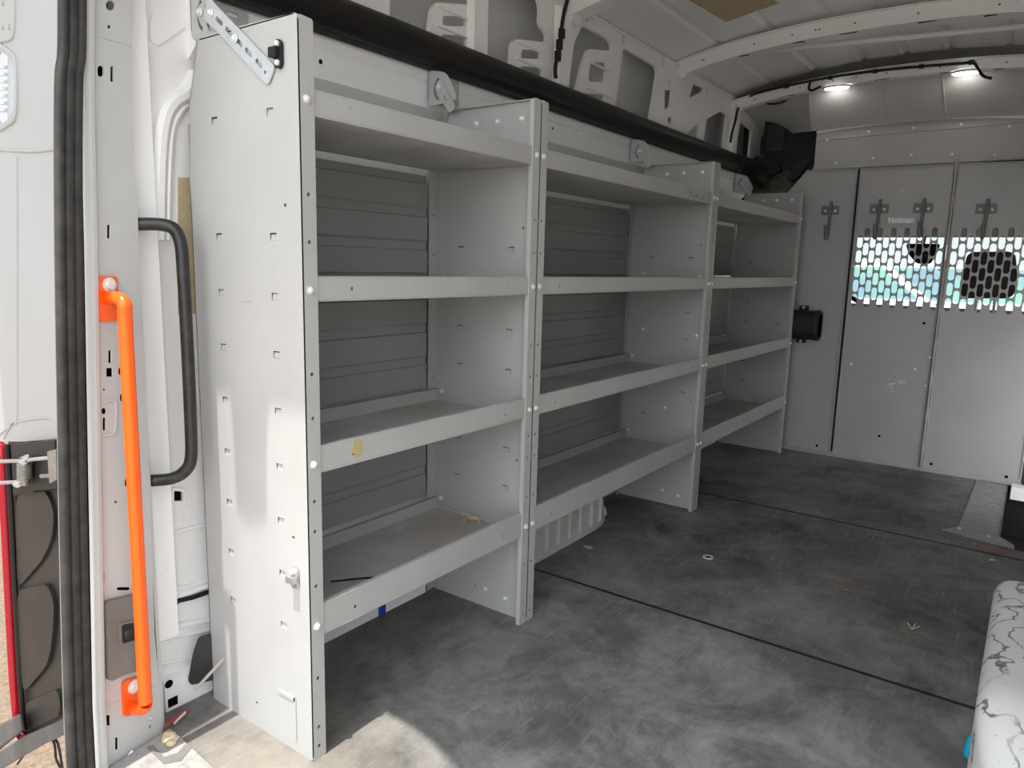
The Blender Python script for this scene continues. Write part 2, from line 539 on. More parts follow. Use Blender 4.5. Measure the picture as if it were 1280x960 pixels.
hole([(488, -30), (588, -30), (589, 6), (546, 3), (539, 12), (536, 46), (500, 30), (487, 22)], 0.012)
hole([(553, 20), (584, 20), (583, 33), (553, 32)], 0.02)
hole([(551, 43), (582, 45), (585, 56), (583, 70), (552, 55)], 0.015)
hole([(606, -30), (672, -30), (676, 10), (674, 30), (684, 43), (683, 53), (645, 49), (640, 54), (637, 95), (600, 75)], 0.02)
hole([(652, 62), (677, 62), (676, 74), (651, 73)], 0.02)
hole([(651, 83), (678, 84), (679, 96), (676, 110), (650, 98)], 0.015)
hole([(728, 32), (763, 50), (766, 64), (735, 61), (728, 82), (719, 118), (710, 114), (718, 53)], 0.02)
hole([(738, 78), (759, 78), (757, 103), (735, 102)], 0.02)
hole([(728, 117), (757, 118), (756, 130), (726, 122)], 0.01)
hole([(779, 60), (820, 83), (822, 92), (811, 160), (768, 142)], 0.02)
hole([(831, 112), (841, 113), (838.5, 132), (831, 137)], 0.008)
hole([(867, 105), (880, 108), (878, 115), (862, 122)], 0.006)
hole([(860, 165), (874, 153.5), (872, 180), (862, 176)], 0.008)
hole([(901, 139), (909, 144), (904, 190), (879, 180), (883, 149)], 0.01)
hole([(926, 152), (939.5, 163), (936, 203), (918, 194)], 0.012)
# slots
for px, py, w, h in ((733, 22, 2.2, 5), (779, 48, 2.0, 5), (829, 77, 1.8, 4.5), (838, 150, 3.0, 3.5), (884, 112, 1.5, 4), (837, 103, 1.6, 3.5), (691, 27, 1.2, 3)):
    holes.append(rp(W([(px - w, py - h), (px + w, py - h + 1), (px + w, py + h + 1), (px - w, py + h)]), 0.003))
outer = [(-0.14, 1.66), (3.95, 1.66), (3.95, 2.075), (-0.14, 2.075)]
b = MB()
b.sheet(outer, holes, XP(PX), -0.014, 'roof')
# posts and rolled edges standing proud of the pressed sheet
for yy in (1.02, 1.53, 3.42):
    b.prism([(PX, yy - 0.05), (PX + 0.02, yy - 0.035), (PX + 0.02, yy + 0.035), (PX, yy + 0.05)], 'z', 1.74, 2.03, 'roof')
for y0, y1 in ((1.60, 2.44), (2.58, 3.36)):
    b.tube([(PX + 0.004, y0, 2.066), (PX + 0.004, y1, 2.066)], 0.006, 'roof', 8)
for y0, y1, z in ((0.83, 0.97, 1.845), (0.83, 0.97, 1.79), (1.24, 1.40, 1.845), (1.24, 1.40, 1.79), (1.73, 1.93, 1.89), (1.73, 1.93, 1.79)):
    b.tube([(PX + 0.001, y0, z), (PX + 0.001, y1, z)], 0.005, 'roof', 8)
for px, py in ((758, 27), (788, 45), (815, 60), (825, 105), (856, 127), (770, 75), (764, 122)):
    p = at(px, py, x=PX)
    b.lathe([(0.006, 0), (0.005, 0.003), (0, 0.004)], p, (1, 0, 0), 'roof', 8)
struct(b.build('trim_1', wl))
b = MB()      # outer skin of the body behind the pressings
b.sheet([(-0.145, -0.3), (5.6, -0.3), (5.6, 2.10), (-0.145, 2.10)], [], XP(-0.54), -0.02, 'primer')
b.box(-0.54, -0.43, -0.10, 3.64, -0.06, 0.0, 'white')
struct(b.build('trim_2', wl))

# rear end of the left inner wall, between the pillar and the first shelf
RX = -0.432
Wr = lambda pts: [tuple(at(p[0], p[1], x=RX).yz) for p in pts]
b = MB()
o_ = [(-0.15, -0.03), (0.03, -0.03), (0.03, 1.72), (-0.15, 1.72)]
hh = []
for px, py, r in ((184, 231, 4), (184, 350, 2.6), (187, 493, 2.6), (195, 615, 3.0), (195, 633, 3.0), (199, 746, 2.5), (202, 775, 2.2), (210, 855, 5), (204, 872, 2)):
    c0 = at(px, py, x=RX); c1 = at(px, py + r, x=RX)
    hh.append(circle(c0.y, c0.z, abs(c1.z - c0.z), 10, abs(c1.z - c0.z) * 0.9))
for q in ([(216, 613), (227, 614), (227, 626), (216, 626)], [(211, 871), (222, 869), (221, 882), (212, 884)], [(218, 745), (224, 744), (224, 755), (218, 756)]):
    hh.append(rp(Wr(q), 0.003))
b.sheet(o_, hh, XP(RX), -0.003, 'white')
# stiffening channel running up beside the pillar
b.prism([(RX, -0.145), (RX + 0.028, -0.14), (RX + 0.03, -0.085), (RX, -0.068)], 'z', 0.19, 1.72, 'white')
p = [at(x, y, x=RX + 0.004) for x, y in ((236, 127), (224, 142), (214, 168), (210, 240), (209, 300))]
b.tube(smooth_path(p, 5), 0.008, 'white', 8)
# swelling near the top corner
b.tube(smooth_path([at(x, y, x=RX) for x, y in ((246, 95), (232, 118), (216, 128), (204, 150), (198, 200), (196, 300))], 5), [0.02] * 26, 'white', 10)
# raised triangular boss
q = Wr([(186, 17), (226, 26), (230, 34), (196, 58), (186, 52)])
b.sheet(rp(q, 0.02, 5), [], XP(RX + 0.0), 0.006, 'white')
q = Wr([(188, 17), (190, 88), (245, 60), (245, 12)])
# square boss round the square hole and the recessed lower panel
for q in ([(213, 609), (230, 610), (230, 630), (213, 630)],):
    b.sheet(rp(Wr(q), 0.008), [rp(Wr([(216, 613), (227, 614), (227, 626), (216, 626)]), 0.003)], XP(RX), 0.006, 'white')
b.tube(smooth_path([at(x, y, x=RX) for x, y in ((263, 655), (225, 664), (215, 674), (217, 720), (222, 735), (262, 725))], 4), 0.007, 'white', 8)
b.tube([at(x, y, x=RX) for x, y in ((214, 750), (264, 731))], 0.006, 'white', 8)
for ya, yb, rr_ in ((787, 772, 0.010), (800, 785, 0.006), (830, 815, 0.006)):
    b.tube([at(200, ya, x=RX), at(275, yb, x=RX)], rr_, 'white', 8)
b.sheet(Wr([(222, 222), (262, 222), (262, 392), (222, 392)]), [], XP(RX), 0.003, 'pad')
b.tube([at(x, y, x=RX + 0.006) for x, y in ((211, 757), (222, 751), (240, 747), (266, 738))], 0.006, 'black', 8)
# lower swage
b.prism([(RX, 0.0), (RX + 0.018, 0.0), (RX + 0.018, 0.075), (RX, 0.085)], 'y', -0.12, 0.015, 'white')
c0 = at(211, 855, x=RX + 0.018)
b.lathe([(0.010, 0), (0.010, 0.001), (0, 0.001)], c0, (1, 0, 0), 'dark', 14)
c0 = at(216, 877, x=RX + 0.018)
b.box(c0.x, c0.x + 0.001, c0.y - 0.012, c0.y + 0.012, c0.z - 0.011, c0.z + 0.011, 'dark')
# dark cavity behind
b.box(RX - 0.02, RX - 0.006, -0.15, 0.03, 0.0, 1.72, 'dark')
struct(b.build('trim_3', wl))

# ------------------------------------------------------------------ rear pillar (door jamb)
JP = Vector((-0.36, -0.155, 0)); JN = Vector((0.968, 0.25, 0)).normalized()
JU = Vector((0.25, -0.968, 0)).normalized()      # from the inner edge out to the door seal
Wj = lambda pts: [((atp(p[0], p[1], JP, JN) - JP).dot(JU), atp(p[0], p[1], JP, JN).z) for p in pts]
JF = lambda u, v, w: JP + JU * u + JN * w + Vector((0, 0, v))
outj = Wj([(110, -60), (166, -60), (163, 40), (164, 75), (167, 200), (172, 267), (184, 512), (193, 790), (205, 922), (190, 938), (140, 1000), (124, 1000), (119, 880), (113, 600), (108, 300), (104, 120)])
hh = []
for x0, x1, y0, y1 in ((132.5, 143.5, 0.5, 13), (134.5, 138.5, 31, 36), (122, 129.5, 82, 96), (138, 142, 83, 102), (134, 138, 281, 298), (135.5, 139.5, 438, 454),
                       (133, 141, 460, 471), (127, 133, 510, 518), (128.5, 132.5, 522, 538), (127, 131, 715, 730), (127, 131, 741, 753),
                       (133, 138, 894, 907), (144, 148, 922, 937), (186, 191, 896, 901), (186, 190, 906, 911), (143, 147, 626, 629), (129, 132, 485, 489),
                       (148, 155, 459, 469), (150, 156, 492, 502), (156, 163, 598, 609), (160, 169, 938, 952), (146, 163, 734, 738), (151, 157, 738, 746)):
    if (x0, y0) == (151, 738):
        continue
    r = 0.5 * min(x1 - x0, y1 - y0) if (x1 - x0 > 5.5 or y1 - y0 < 10) and (x0, y0) != (133, 460) else 0.6
    q = rr(x0, x1, y0, y1, r, 4)
    hh.append([p for p in reversed(Wj(q))])
b = MB()
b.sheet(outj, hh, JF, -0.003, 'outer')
# folded edges: the rounded outer return towards the seal, and the inner return
ol = [(104, 120), (108, 300), (113, 600), (119, 880), (124, 1000)]
ol = [(98, -60), (100, 60)] + [(x, y) for x, y in ol]
ps = [atp(x + 6, y, JP, JN) for x, y in ((105, -60), (104, 60), (104, 120), (108, 300), (113, 600), (118, 880), (124, 1000))]
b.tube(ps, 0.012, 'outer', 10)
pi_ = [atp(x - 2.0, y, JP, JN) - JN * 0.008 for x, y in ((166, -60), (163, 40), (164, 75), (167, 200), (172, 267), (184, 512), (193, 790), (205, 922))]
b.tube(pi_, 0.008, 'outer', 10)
# the box of the pillar behind its face
b.sheet(Wj([(110, -60), (166, -60), (170, 267), (184, 512), (193, 790), (203, 922), (140, 1000), (124, 1000), (113, 600), (108, 300)]), [], JF, -0.004, 'dark', -0.05)
# forward return closing the pillar to the side wall
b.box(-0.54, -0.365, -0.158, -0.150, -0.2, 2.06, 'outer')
# seam across the pillar and pressed surround of the slot
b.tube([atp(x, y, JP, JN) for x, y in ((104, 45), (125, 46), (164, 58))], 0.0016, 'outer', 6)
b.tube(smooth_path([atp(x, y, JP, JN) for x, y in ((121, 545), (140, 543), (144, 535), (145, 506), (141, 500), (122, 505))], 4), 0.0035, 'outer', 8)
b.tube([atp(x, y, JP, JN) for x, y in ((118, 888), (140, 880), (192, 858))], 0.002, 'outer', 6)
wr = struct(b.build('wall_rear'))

# right side of the rear opening, out of the picture
b = MB()
b.box(1.30, 1.46, -0.30, -0.15, -0.2, 2.06, 'white')
struct(b.build('trim_4'))

# body corner outside the seal, with the lamp recess
EY = -0.262
We = lambda pts: [tuple((at(p[0], p[1], y=EY).x, at(p[0], p[1], y=EY).z)) for p in pts]
b = MB()
b.sheet(We([(-6, -70), (92, -70), (86, 100), (88, 300), (92, 546), (30, 552), (-6, 552)]),
        [rp(We([(-3, 62), (12, 72), (17, 84), (17, 138), (8, 152), (-3, 156)]), 0.02)], YP(EY), 0.004, 'corner')
b.tube(smooth_path([at(x, y, y=EY) for x, y in ((2, 58), (14, 66), (21, 80), (21, 142), (10, 156), (0, 162))], 4), 0.006, 'corner', 8)
b.tube(smooth_path([at(x, y, y=EY) for x, y in ((19, -5), (18, 40), (12, 49), (0, 51))], 4), 0.005, 'corner', 8)
b.tube(smooth_path([at(x, y, y=EY) for x, y in ((0, 187), (40, 189), (70, 186))], 3), 0.004, 'corner', 8)
b.tube(smooth_path([at(x, y, y=EY) for x, y in ((22, 195), (22, 400), (22, 518), (16, 530), (0, 542))], 5), 0.003, 'corner', 6)
b.tube(smooth_path([at(x, y, y=EY) for x, y in ((5, 548), (14, 533), (24, 527), (64, 523), (75, 543))], 4), 0.003, 'corner', 6)
for q in ((4, 4), (4, 34), (12, 34)):
    b.lathe([(0.006, 0), (0.004, 0.004), (0, 0.004)], at(q[0], q[1], y=EY), (0, -1, 0), 'corner', 8)
b.sheet(We([(30, 560), (100, 540), (106, 900), (112, 1010), (36, 1010)]), [], YP(EY + 0.12), 0.004, 'corner')
struct(b.build('trim_5'))

# small lamp set in that recess
t_ = thing('reflector_lamp', 'small clear lamp set in the white body corner at the far left edge', 'lamp', at(0, 110, y=EY))
b = MB()
b.sheet(rp(We([(-4, 64), (10, 74), (15, 86), (15, 136), (7, 149), (-4, 153)]), 0.02), [], YP(EY + 0.02), 0.01, 'galv')
for y in range(84, 140, 9):
    b.tube([at(-3, y, y=EY + 0.019), at(8, y, y=EY + 0.019)], 0.004, 'bolt', 6)
b.build('lamp_lens', t_)

# ------------------------------------------------------------------ right wall and roof
b = MB()
b.sheet([(-0.25, -0.3), (3.66, -0.3), (3.66, 2.07), (-0.36, 2.07)], [rr(2.85, 3.60, -0.20, 1.0, 0.06)], XP(1.37), 0.03, 'white')
struct(b.build('wall_right'))


def roof_z(x):
    return 2.195 - 0.105 * abs((x - 0.46) / 0.88) ** 2.2


xs = []
for i in range(0, 181):
    xs.append(-0.45 + 1.82 * i / 180)
ridge = [-0.22, 0.02, 0.26, 0.46, 0.66, 0.9, 1.14]


def roof_pt(u, v):
    x = -0.45 + 1.82 * u
    y = -0.36 + 3.80 * v
    z = roof_z(x)
    d = min(abs(x - r) for r in ridge)
    z += 0.010 * max(0, min(1, (0.022 - d) / 0.012)) if d < 0.022 else 0
    return Vector((x, y, z))


b = MB()
b.grid(240, 4, roof_pt, 'roof')
b.grid(40, 4, lambda u, v: Vector((-0.56 + 2.04 * u, -0.36 + 4.4 * v, 2.24 - 0.13 * abs((u - 0.5) * 2) ** 2.2)), 'roof')
ceiling = struct(b.build('ceiling', recalc=False))


def bow(y0, y1, h, z_off, name, lip=0.012):
    b = MB()
    N = 40
    prof = [(y0 - lip, h + 0.004), (y0 - lip, h), (y0, h - 0.002), (y0 + 0.008, 0.0), (y1 - 0.008, 0.0), (y1, h - 0.002), (y1 + lip, h), (y1 + lip, h + 0.004)]
    k = len(prof)
    vs = []; fs = []
    for i in range(N + 1):
        x = -0.43 + 1.78 * i / N
        zb = z_off - 0.085 * abs((x - 0.46) / 0.88) ** 2.4
        for yy, hz in prof:
            vs.append((x, yy, zb + hz))
    for i in range(N):
        for j in range(k):
            j2 = (j + 1) % k
            fs.append((i * k + j, i * k + j2, (i + 1) * k + j2, (i + 1) * k + j))
    b.add(vs, fs, 'white')
    zb = lambda x: z_off - 0.085 * abs((x - 0.46) / 0.88) ** 2.4
    for x in (-0.30, -0.29, -0.05, 0.12, 0.22, 0.235, 0.38, 0.62, 0.9):
        b.lathe([(0.004, 0), (0.004, 0.0008), (0, 0.001)], (x, y0 + 0.004, zb(x) + h * 0.5), (0, -1, 0.15), 'dark', 8)
    for x in (-0.15, 0.1, 0.32, 0.62, 0.85):
        b.box(x, x + 0.07, y0 + 0.02, y0 + 0.03, zb(x + 0.035) - 0.001, zb(x + 0.035) + 0.0005, 'dark')
    # foot of the bow against the side wall
    b.prism([(-0.415, zb(-0.43) - 0.012), (-0.395, zb(-0.43) - 0.008), (-0.375, zb(-0.375)), (-0.375, zb(-0.375) + h), (-0.415, zb(-0.43) + h)], 'y', y0 + 0.02, y1 - 0.02, 'white')
    return struct(b.build(name, ceiling))


bow(1.53, 1.63, 0.055, 2.085, 'trim_6')
bow(2.60, 2.70, 0.062, 2.105, 'trim_7')
bow(3.40, 3.47, 0.050, 2.080, 'trim_8')

# rear header, plus an added unseen sheet whose outline casts the sun shadows
b = MB()
b.box(-0.54, 1.46, -0.33, -0.20, 1.88, 2.08, 'white')
lip = [(1.55, -0.2), (1.55, -0.46), (0.50, -0.46), (0.30, -0.432), (0.16, -0.386), (0.02, -0.380), (-0.10, -0.380), (-0.112, -0.40), (-0.118, -0.455),  # added sheet: notches set the shadow edges, deep end shades the body corner
       (-0.18, -0.462), (-0.228, -0.455), (-0.234, -0.40), (-0.240, -0.380), (-0.300, -0.380), (-0.306, -0.95), (-0.80, -0.95), (-0.80, -0.2)]
b.sheet(lip, [], ZP(2.04), 0.03, 'white')
struct(b.build('header_shadow_caster', ceiling))

# ------------------------------------------------------------------ shelving units
ZK = [1.375, 1.017, 0.663, 0.309]
TABZ = [0.289 + 0.1187 * k for k in range(8)] + [1.358]
SIDE = rp([(0.0, 0.0), (0.0, 1.524), (-0.325, 1.530), (-0.368, 1.40), (-0.380, 1.20), (-0.380, 0.0)], 0.012, 3)


def side_panel(root, yp, inward, outer_first=False, extra=None):
    """plate at yp, flanges turned towards `inward` (+1 or -1)"""
    b = MB()
    hs = []
    for z in TABZ:
        for x in (-0.278, -0.09):
            hs.append([(x - 0.011, z - 0.0075), (x + 0.011, z - 0.0075), (x + 0.011, z + 0.0075), (x - 0.011, z + 0.0075)])
    for z in (0.06, 0.50, 1.18):
        hs.append(circle(-0.05 if z > 0.1 else -0.2, z, 0.004, 8))
    b.sheet(SIDE, hs, YP(yp), 0.002 * inward, 'grey')
    for h in hs:
        if len(h) == 4:      # the pressed tongue in each slot
            x0, z0 = h[0]
            y_ = yp + 0.002 * inward
            b.add([(x0 + 0.0004, y_, z0 + 0.0003), (x0 + 0.0206, y_, z0 + 0.0003), (x0 + 0.0206, y_ + 0.0018 * inward, z0 + 0.0120), (x0 + 0.0004, y_ + 0.0018 * inward, z0 + 0.0120)], [(0, 1, 2, 3)], 'grey')
    # front flange with its row of punched holes
    fh = [circle(yp + 0.017 * inward, z, 0.0042, 8) for z in (0.03, 0.075, 0.19, 0.40, 0.52, 0.585, 0.76, 0.85, 1.11, 1.20)]
    ya, yb = sorted((yp, yp + 0.035 * inward))
    b.sheet(rp([(ya, 0.0), (yb, 0.0), (yb, 1.520), (ya, 1.522)], 0.006), fh, XP(-0.002), 0.002, 'grey')
    b.box(-0.014, -0.002, min(yp + 0.033 * inward, yp + 0.035 * inward), max(yp + 0.033 * inward, yp + 0.035 * inward), 0.0, 1.518, 'grey')
    # rear flange and the folded top edge
    rh = [circle(yp + 0.016 * inward, z, 0.004, 8) for z in (0.5, 0.72, 0.85, 1.10, 1.22)]
    b.sheet([(ya, 0.0), (yb, 0.0), (yb, 1.36), (ya, 1.36)], rh, XP(-0.380), 0.002, 'grey')
    ta, tb = sorted((yp, yp + 0.016 * inward))
    b.box(-0.32, -0.01, ta, tb, 1.522, 1.5245, 'grey')
    b.prism([(-0.325, 1.526), (-0.365, 1.405), (-0.367, 1.406), (-0.327, 1.528)], 'y', ta, tb, 'grey')
    if extra:
        extra(b)
    return b.build('side_panel', root)


LIPS = [(1.349, 1.395), (0.996, 1.042), (0.643, 0.697), (0.283, 0.352)]


def shelf(root, y0, y1, k):
    """an upright tray: sheet at the foot of the front lip, lips turned up front and back"""
    zk = ZK[k]; zlo, zhi = LIPS[k]
    b = MB()
    xb = -0.362
    hs = []
    n = int((y1 - y0) / 0.085)
    for i in range(n):
        y = y0 + 0.05 + (y1 - y0 - 0.1) * i / (n - 1)
        hs.append([(-0.318, y - 0.010), (-0.313, y - 0.010), (-0.313, y + 0.010), (-0.318, y + 0.010)])
    b.sheet([(xb, y0 + 0.003), (-0.003, y0 + 0.003), (-0.003, y1 - 0.003), (xb, y1 - 0.003)], hs, ZP(zlo), 0.002, 'shelf')
    lh = [circle(y0 + 0.125, zk + 0.002, 0.0045, 8), circle(y1 - 0.125, zk + 0.002, 0.0045, 8)]
    b.sheet([(y0 + 0.003, zlo), (y1 - 0.003, zlo), (y1 - 0.003, zhi), (y0 + 0.003, zhi)], lh, XP(-0.0055), 0.0025, 'grey')
    b.tube([(-0.0045, y0 + 0.003, zhi), (-0.0045, y1 - 0.003, zhi)], 0.0024, 'grey', 8)
    b.tube([(-0.0045, y0 + 0.003, zlo), (-0.0045, y1 - 0.003, zlo)], 0.0022, 'grey', 8)
    b.box(-0.016, -0.0035, y0 + 0.003, y1 - 0.003, zhi - 0.0005, zhi + 0.0015, 'grey')
    zb = zlo + 0.038
    b.box(xb - 0.002, xb, y0 + 0.003, y1 - 0.003, zlo, zb, 'grey')
    b.box(xb - 0.010, xb, y0 + 0.003, y1 - 0.003, zb - 0.001, zb + 0.001, 'grey')
    for ya in (y0 + 0.003, y1 - 0.005):
        b.box(xb, -0.006, ya, ya + 0.002, zlo, zlo + 0.012, 'grey')
    return b.build('shelf', root)


def back_board(root, y0, y1, z0, z1):
    n = 3
    b = MB()
    pts = []
    h = (z1 - z0) / n
    for i in range(n):
        a = z0 + i * h
        pts += [(-0.369, a + 0.004), (-0.369, a + 0.72 * h), (-0.3745, a + 0.75 * h), (-0.3745, a + 0.975 * h)]
    prof = pts + [(x - 0.0015, z) for x, z in reversed(pts)]
    b.prism(prof, 'y', y0 + 0.012, y1 - 0.05, 'board')
    return b.build('back_board', root)


def unit(y0, y1, label, extra_left=None):
    r = thing('shelving_unit', label, 'shelves', (-0.19, (y0 + y1) / 2, 0), 'grey steel shelving units along the left wall')
    sl = side_panel(r, y0, 1, extra=extra_left)
    sr = side_panel(r, y1, -1)
    for k, zk in enumerate(ZK):
        shelf(r, y0 + 0.002, y1 - 0.002, k)
        instance(BOLT_X, 'bolt', sl, (0.0, y0 + 0.017, zk))
        instance(BOLT_X, 'bolt', sr, (0.0, y1 - 0.017, zk))
    for k in range(3):
        back_board(r, y0 + 0.004, y1 - 0.004, LIPS[k + 1][0] + (0.046, 0.043, 0.052)[k], LIPS[k][0] - (0.014, 0.004, 0.004)[k])
    for x in (-0.225, -0.15, -0.065):
        instance(BOLT_Y, 'bolt', sr, (x, y1 - 0.002, 1.485 if y1 > 1 else 1.478))
    r['right'] = sr.name
    return r


def emboss(b):
    y = -0.018
    z0 = 0.13
    for x0, x1, za, zb in ((-0.115, -0.055, 0.122, 0.129), (-0.060, -0.053, 0.03, 0.129)):
        b.box(x0, x1, y - 0.003, y, za, zb, 'grey')
    b.tube([(-0.20, y - 0.0002, 0.985), (-0.165, y - 0.0002, 0.988)], 0.001, 'grey', 6)


Y0, YB, YC, YD = -0.018, 0.790, 2.122, 3.486
u1 = unit(Y0, YB, 'grey steel shelving unit nearest the rear door with a broad sunlit end panel', emboss)
u2 = unit(YB, YC, 'middle grey steel shelving unit standing over the ribbed white wheel box')
u3 = unit(YC, YD, 'farthest grey steel shelving unit next to the bulkhead')
for x, z in ((-0.31, 1.052), (-0.045, 1.045), (-0.30, 0.80), (-0.045, 0.79), (-0.17, 0.45)):
    instance(BOLT_Y, 'bolt', bpy.data.objects[u2['right']], (x, YC - 0.002, z))
for x, z in ((-0.16, 0.06), (-0.08, 0.05)):
    instance(BOLT_Y, 'bolt', bpy.data.objects[u2['right']], (x, YC - 0.002, z))
    instance(BOLT_Y, 'bolt', bpy.data.objects[u1['right']], (x, YB - 0.002, z))
for u, yy in ((u1, YB), (u2, YC)):
    for zk in ZK[1:]:
        instance(BOLT_Y, 'bolt', bpy.data.objects[u['right']], (-0.345, yy - 0.006, zk + 0.012))
for u in (u1, u2, u3):
    del u['right']
# two catches screwed to the end panel
b = MB()
c0 = at(350, 68, y=-0.020)
f = frame(c0, (1, 0, 0), (0, 0, 1))
b.sheet(rr(-0.010, 0.010, -0.026, 0.026, 0.01), [], f, 0.006, 'black')
b.box(c0.x - 0.018, c0.x + 0.004, -0.034, -0.02, c0.z - 0.006, c0.z + 0.012, 'black')
for dz in (-0.016, 0.018):
    b.lathe([(0.006, 0), (0.005, 0.004), (0, 0.005)], (c0.x, -0.026, c0.z + dz), (0, -1, 0), 'bolt', 10)
o = b.build('catch', u1); o['label'] = 'black catch near the top of the end panel'
b = MB()
c0 = at(370, 722, y=-0.020)
b.sheet(rr(-0.010, 0.010, -0.022, 0.022, 0.008), [], frame(c0, (1, 0, 0), (0, 0, 1)), 0.006, 'zinc')
b.box(c0.x - 0.012, c0.x + 0.010, -0.038, -0.02, c0.z - 0.008, c0.z + 0.006, 'zinc')
b.lathe([(0.007, 0), (0.005, 0.007), (0, 0.008)], (c0.x, -0.026, c0.z + 0.016), (0, -1, 0), 'bolt', 10)
o = b.build('catch', u1); o['label'] = 'bare metal catch low on the end panel'

# strap and wall brackets holding the units to the body
s = thing('mounting_strap', 'slotted galvanised strap bolted slantwise across the top of the sunlit end panel', 'strap', at(298, 48, y=-0.022))
p0 = at(263, 15, y=-0.024); p1 = at(334, 90, y=-0.024)
L = (p1 - p0).length
f = frame(p0, p1 - p0, Vector((0, 0, 1)))
b = MB()
sl = [rr(L * k - 0.014, L * k + 0.014, -0.0045, 0.0045, 0.0045) for k in (0.16, 0.33, 0.52, 0.68, 0.86)]
sl.append(circle(L - 0.006, -0.004, 0.004, 8))
b.sheet(rr(-0.02, L + 0.014, -0.020, 0.020, 0.008), sl, f, -0.003, 'galv')
spl = b.build('strap_plate', s)
for k in (0.02, 0.46):
    q = p0 + (p1 - p0) * k
    instance(BOLT_Y, 'bolt', spl, (q.x, -0.025, q.z))


def wall_bracket(y, label):
    r = thing('wall_bracket', label, 'bracket', (-0.387, y, 1.58), 'grey brackets bolting the shelving to the wall')
    b = MB()
    arc = []
    for i in range(9):
        a = math.radians(110 + 140 * i / 8)
        arc.append((0.022 * math.cos(a), 0.026 * math.sin(a)))
    for i in range(9):
        a = math.radians(250 - 140 * i / 8)
        arc.append((0.030 * math.cos(a), 0.035 * math.sin(a)))
    arc = [(u - 0.335, v + 1.582) for u, v in arc]
    b.sheet(rp([(-0.387, 1.535), (-0.27, 1.545), (-0.315, 1.625), (-0.387, 1.64)], 0.018), [arc], YP(y), 0.003, 'bracket')
    b.sheet(rp([(y, 1.545), (y + 0.14, 1.560), (y + 0.14, 1.640), (y, 1.640)], 0.012), [rr(y + 0.085, y + 0.115, 1.612, 1.622, 0.005)], XP(-0.388), 0.003, 'bracket')
    b.build('bracket_plate', r)
    b = MB()      # short arm down to the side panel
    f = frame((-0.335, y - 0.004, 1.583), (0.6, 0, -0.8), (0.8, 0, 0.6))
    b.sheet(rr(-0.016, 0.085, -0.015, 0.015, 0.010), [rr(0.03, 0.05, -0.004, 0.004, 0.004)], f, 0.003, 'bracket')
    ar = b.build('arm', r)
    instance(BOLT_Y, 'bolt', ar, (-0.335, y - 0.009, 1.583))
    return r


wall_bracket(0.005, 'grey wall bracket behind the galvanised strap at the top left')
wall_bracket(YB - 0.035, 'grey wall bracket above the post between the nearest and middle shelving units')
wall_bracket(YC - 0.05, 'grey wall bracket above the post between the middle and farthest shelving units')
wall_bracket(YD - 0.06, 'grey wall bracket above the last post by the bulkhead')

# ------------------------------------------------------------------ black pipe along the wall
r = thing('pipe', 'long thick black pipe running along the wall above the shelving', 'pipe', (-0.375, 2.0, 1.69))
b = MB()
path = [(-0.372, 0.0, 1.690), (-0.372, 1.2, 1.690), (-0.372, 2.4, 1.692), (-0.372, 3.4, 1.697), (-0.36, 3.62, 1.70)]
b.tube(path, 0.047, 'pipe', 20)
b.build('pipe_body', r)
b = MB()
b.tube([(-0.378, 0.0, 1.646), (-0.378, 3.4, 1.654)], 0.012, 'rubber', 10)
b.build('edge_strip', r)
b = MB()
b.tube(smooth_path([(-0.372, 3.36, 1.694), (-0.365, 3.52, 1.694), (-0.33, 3.64, 1.66), (-0.29, 3.70, 1.61)], 5), 0.052, 'black', 16)
b.build('end_boot', r)

# ------------------------------------------------------------------ wheel boxes
def wheel_box(sx, xw, xf, y0, y1, zt, m, name, label, ribs):
    """rounded box against the side wall; xf is its inner face"""
    r = thing(name, label, 'wheel housing', ((xw + xf) / 2, (y0 + y1) / 2, 0))
    b = MB()
    ny, nz = 44, 18

    def fn(u, v):
        # u along the box, v from the floor up the face and over the top to the wall
        y = y0 + (y1 - y0) * u
        e = min(1.0, (min(u, 1 - u) * (y1 - y0)) / (0.20 if ribs else 0.24))
        k = 1 - (1 - e) ** 2.4
        h = zt * (0.02 + 0.98 * k ** 0.8)
        inset = (0.03 if ribs else 0.09) * (1 - e) ** 3.0
        R = min(0.07 if ribs else 0.045, h * 0.6)
        arc = R * math.pi / 2
        T = (h - R) + arc + (abs(xw - xf) - R - inset)
        s_ = v * T
        if s_ < h - R:
            d, z = 0, s_
        elif s_ < h - R + arc:
            a = (s_ - (h - R)) / R
            d, z = R * (1 - math.cos(a)), h - R + R * math.sin(a)
        else:
            d, z = R + (s_ - (h - R) - arc), h
        bump = 0
        if ribs:
            ph = (y % 0.082) / 0.082
            if ph < 0.2 and 0.03 < z and d < 0.02:
                bump = 0.010
        return Vector((xf + sx * (inset + d - bump), y, z))

    b.grid(ny * 3, nz * 2, fn, m)
    b.build('housing_shell', r, recalc=False)
    return r


wheel_box(-1, -0.404, -0.222, 0.86, 1.745, 0.275, 'wheelbox', 'wheel_housing', 'ribbed white wheel housing under the middle shelving unit', True)
wheel_box(1, 1.368, 1.150, 0.55, 1.60, 0.26, 'peel', 'wheel_housing', 'white wheel housing with cracked peeling paint at the right edge', False)

# ------------------------------------------------------------------ bulkhead
YP_ = 3.624
BK = thing('bulkhead', 'grey steel bulkhead with perforated windows closing off the cab', 'partition', (0.5, YP_, 0))


def perforation(x0, nx, pitch, zb, zt_, w=0.0285, h=0.070, ph=0.0825):
    hs = []
    for i in range(nx):
        x = x0 + pitch * i
        z = zb + h / 2 + (ph / 2 if i % 2 else 0)
        while z + h / 2 < zt_:
            hs.append(rr(x - w / 2, x + w / 2, z - h / 2, z + h / 2, w / 2, 3))
            z += ph
    return hs


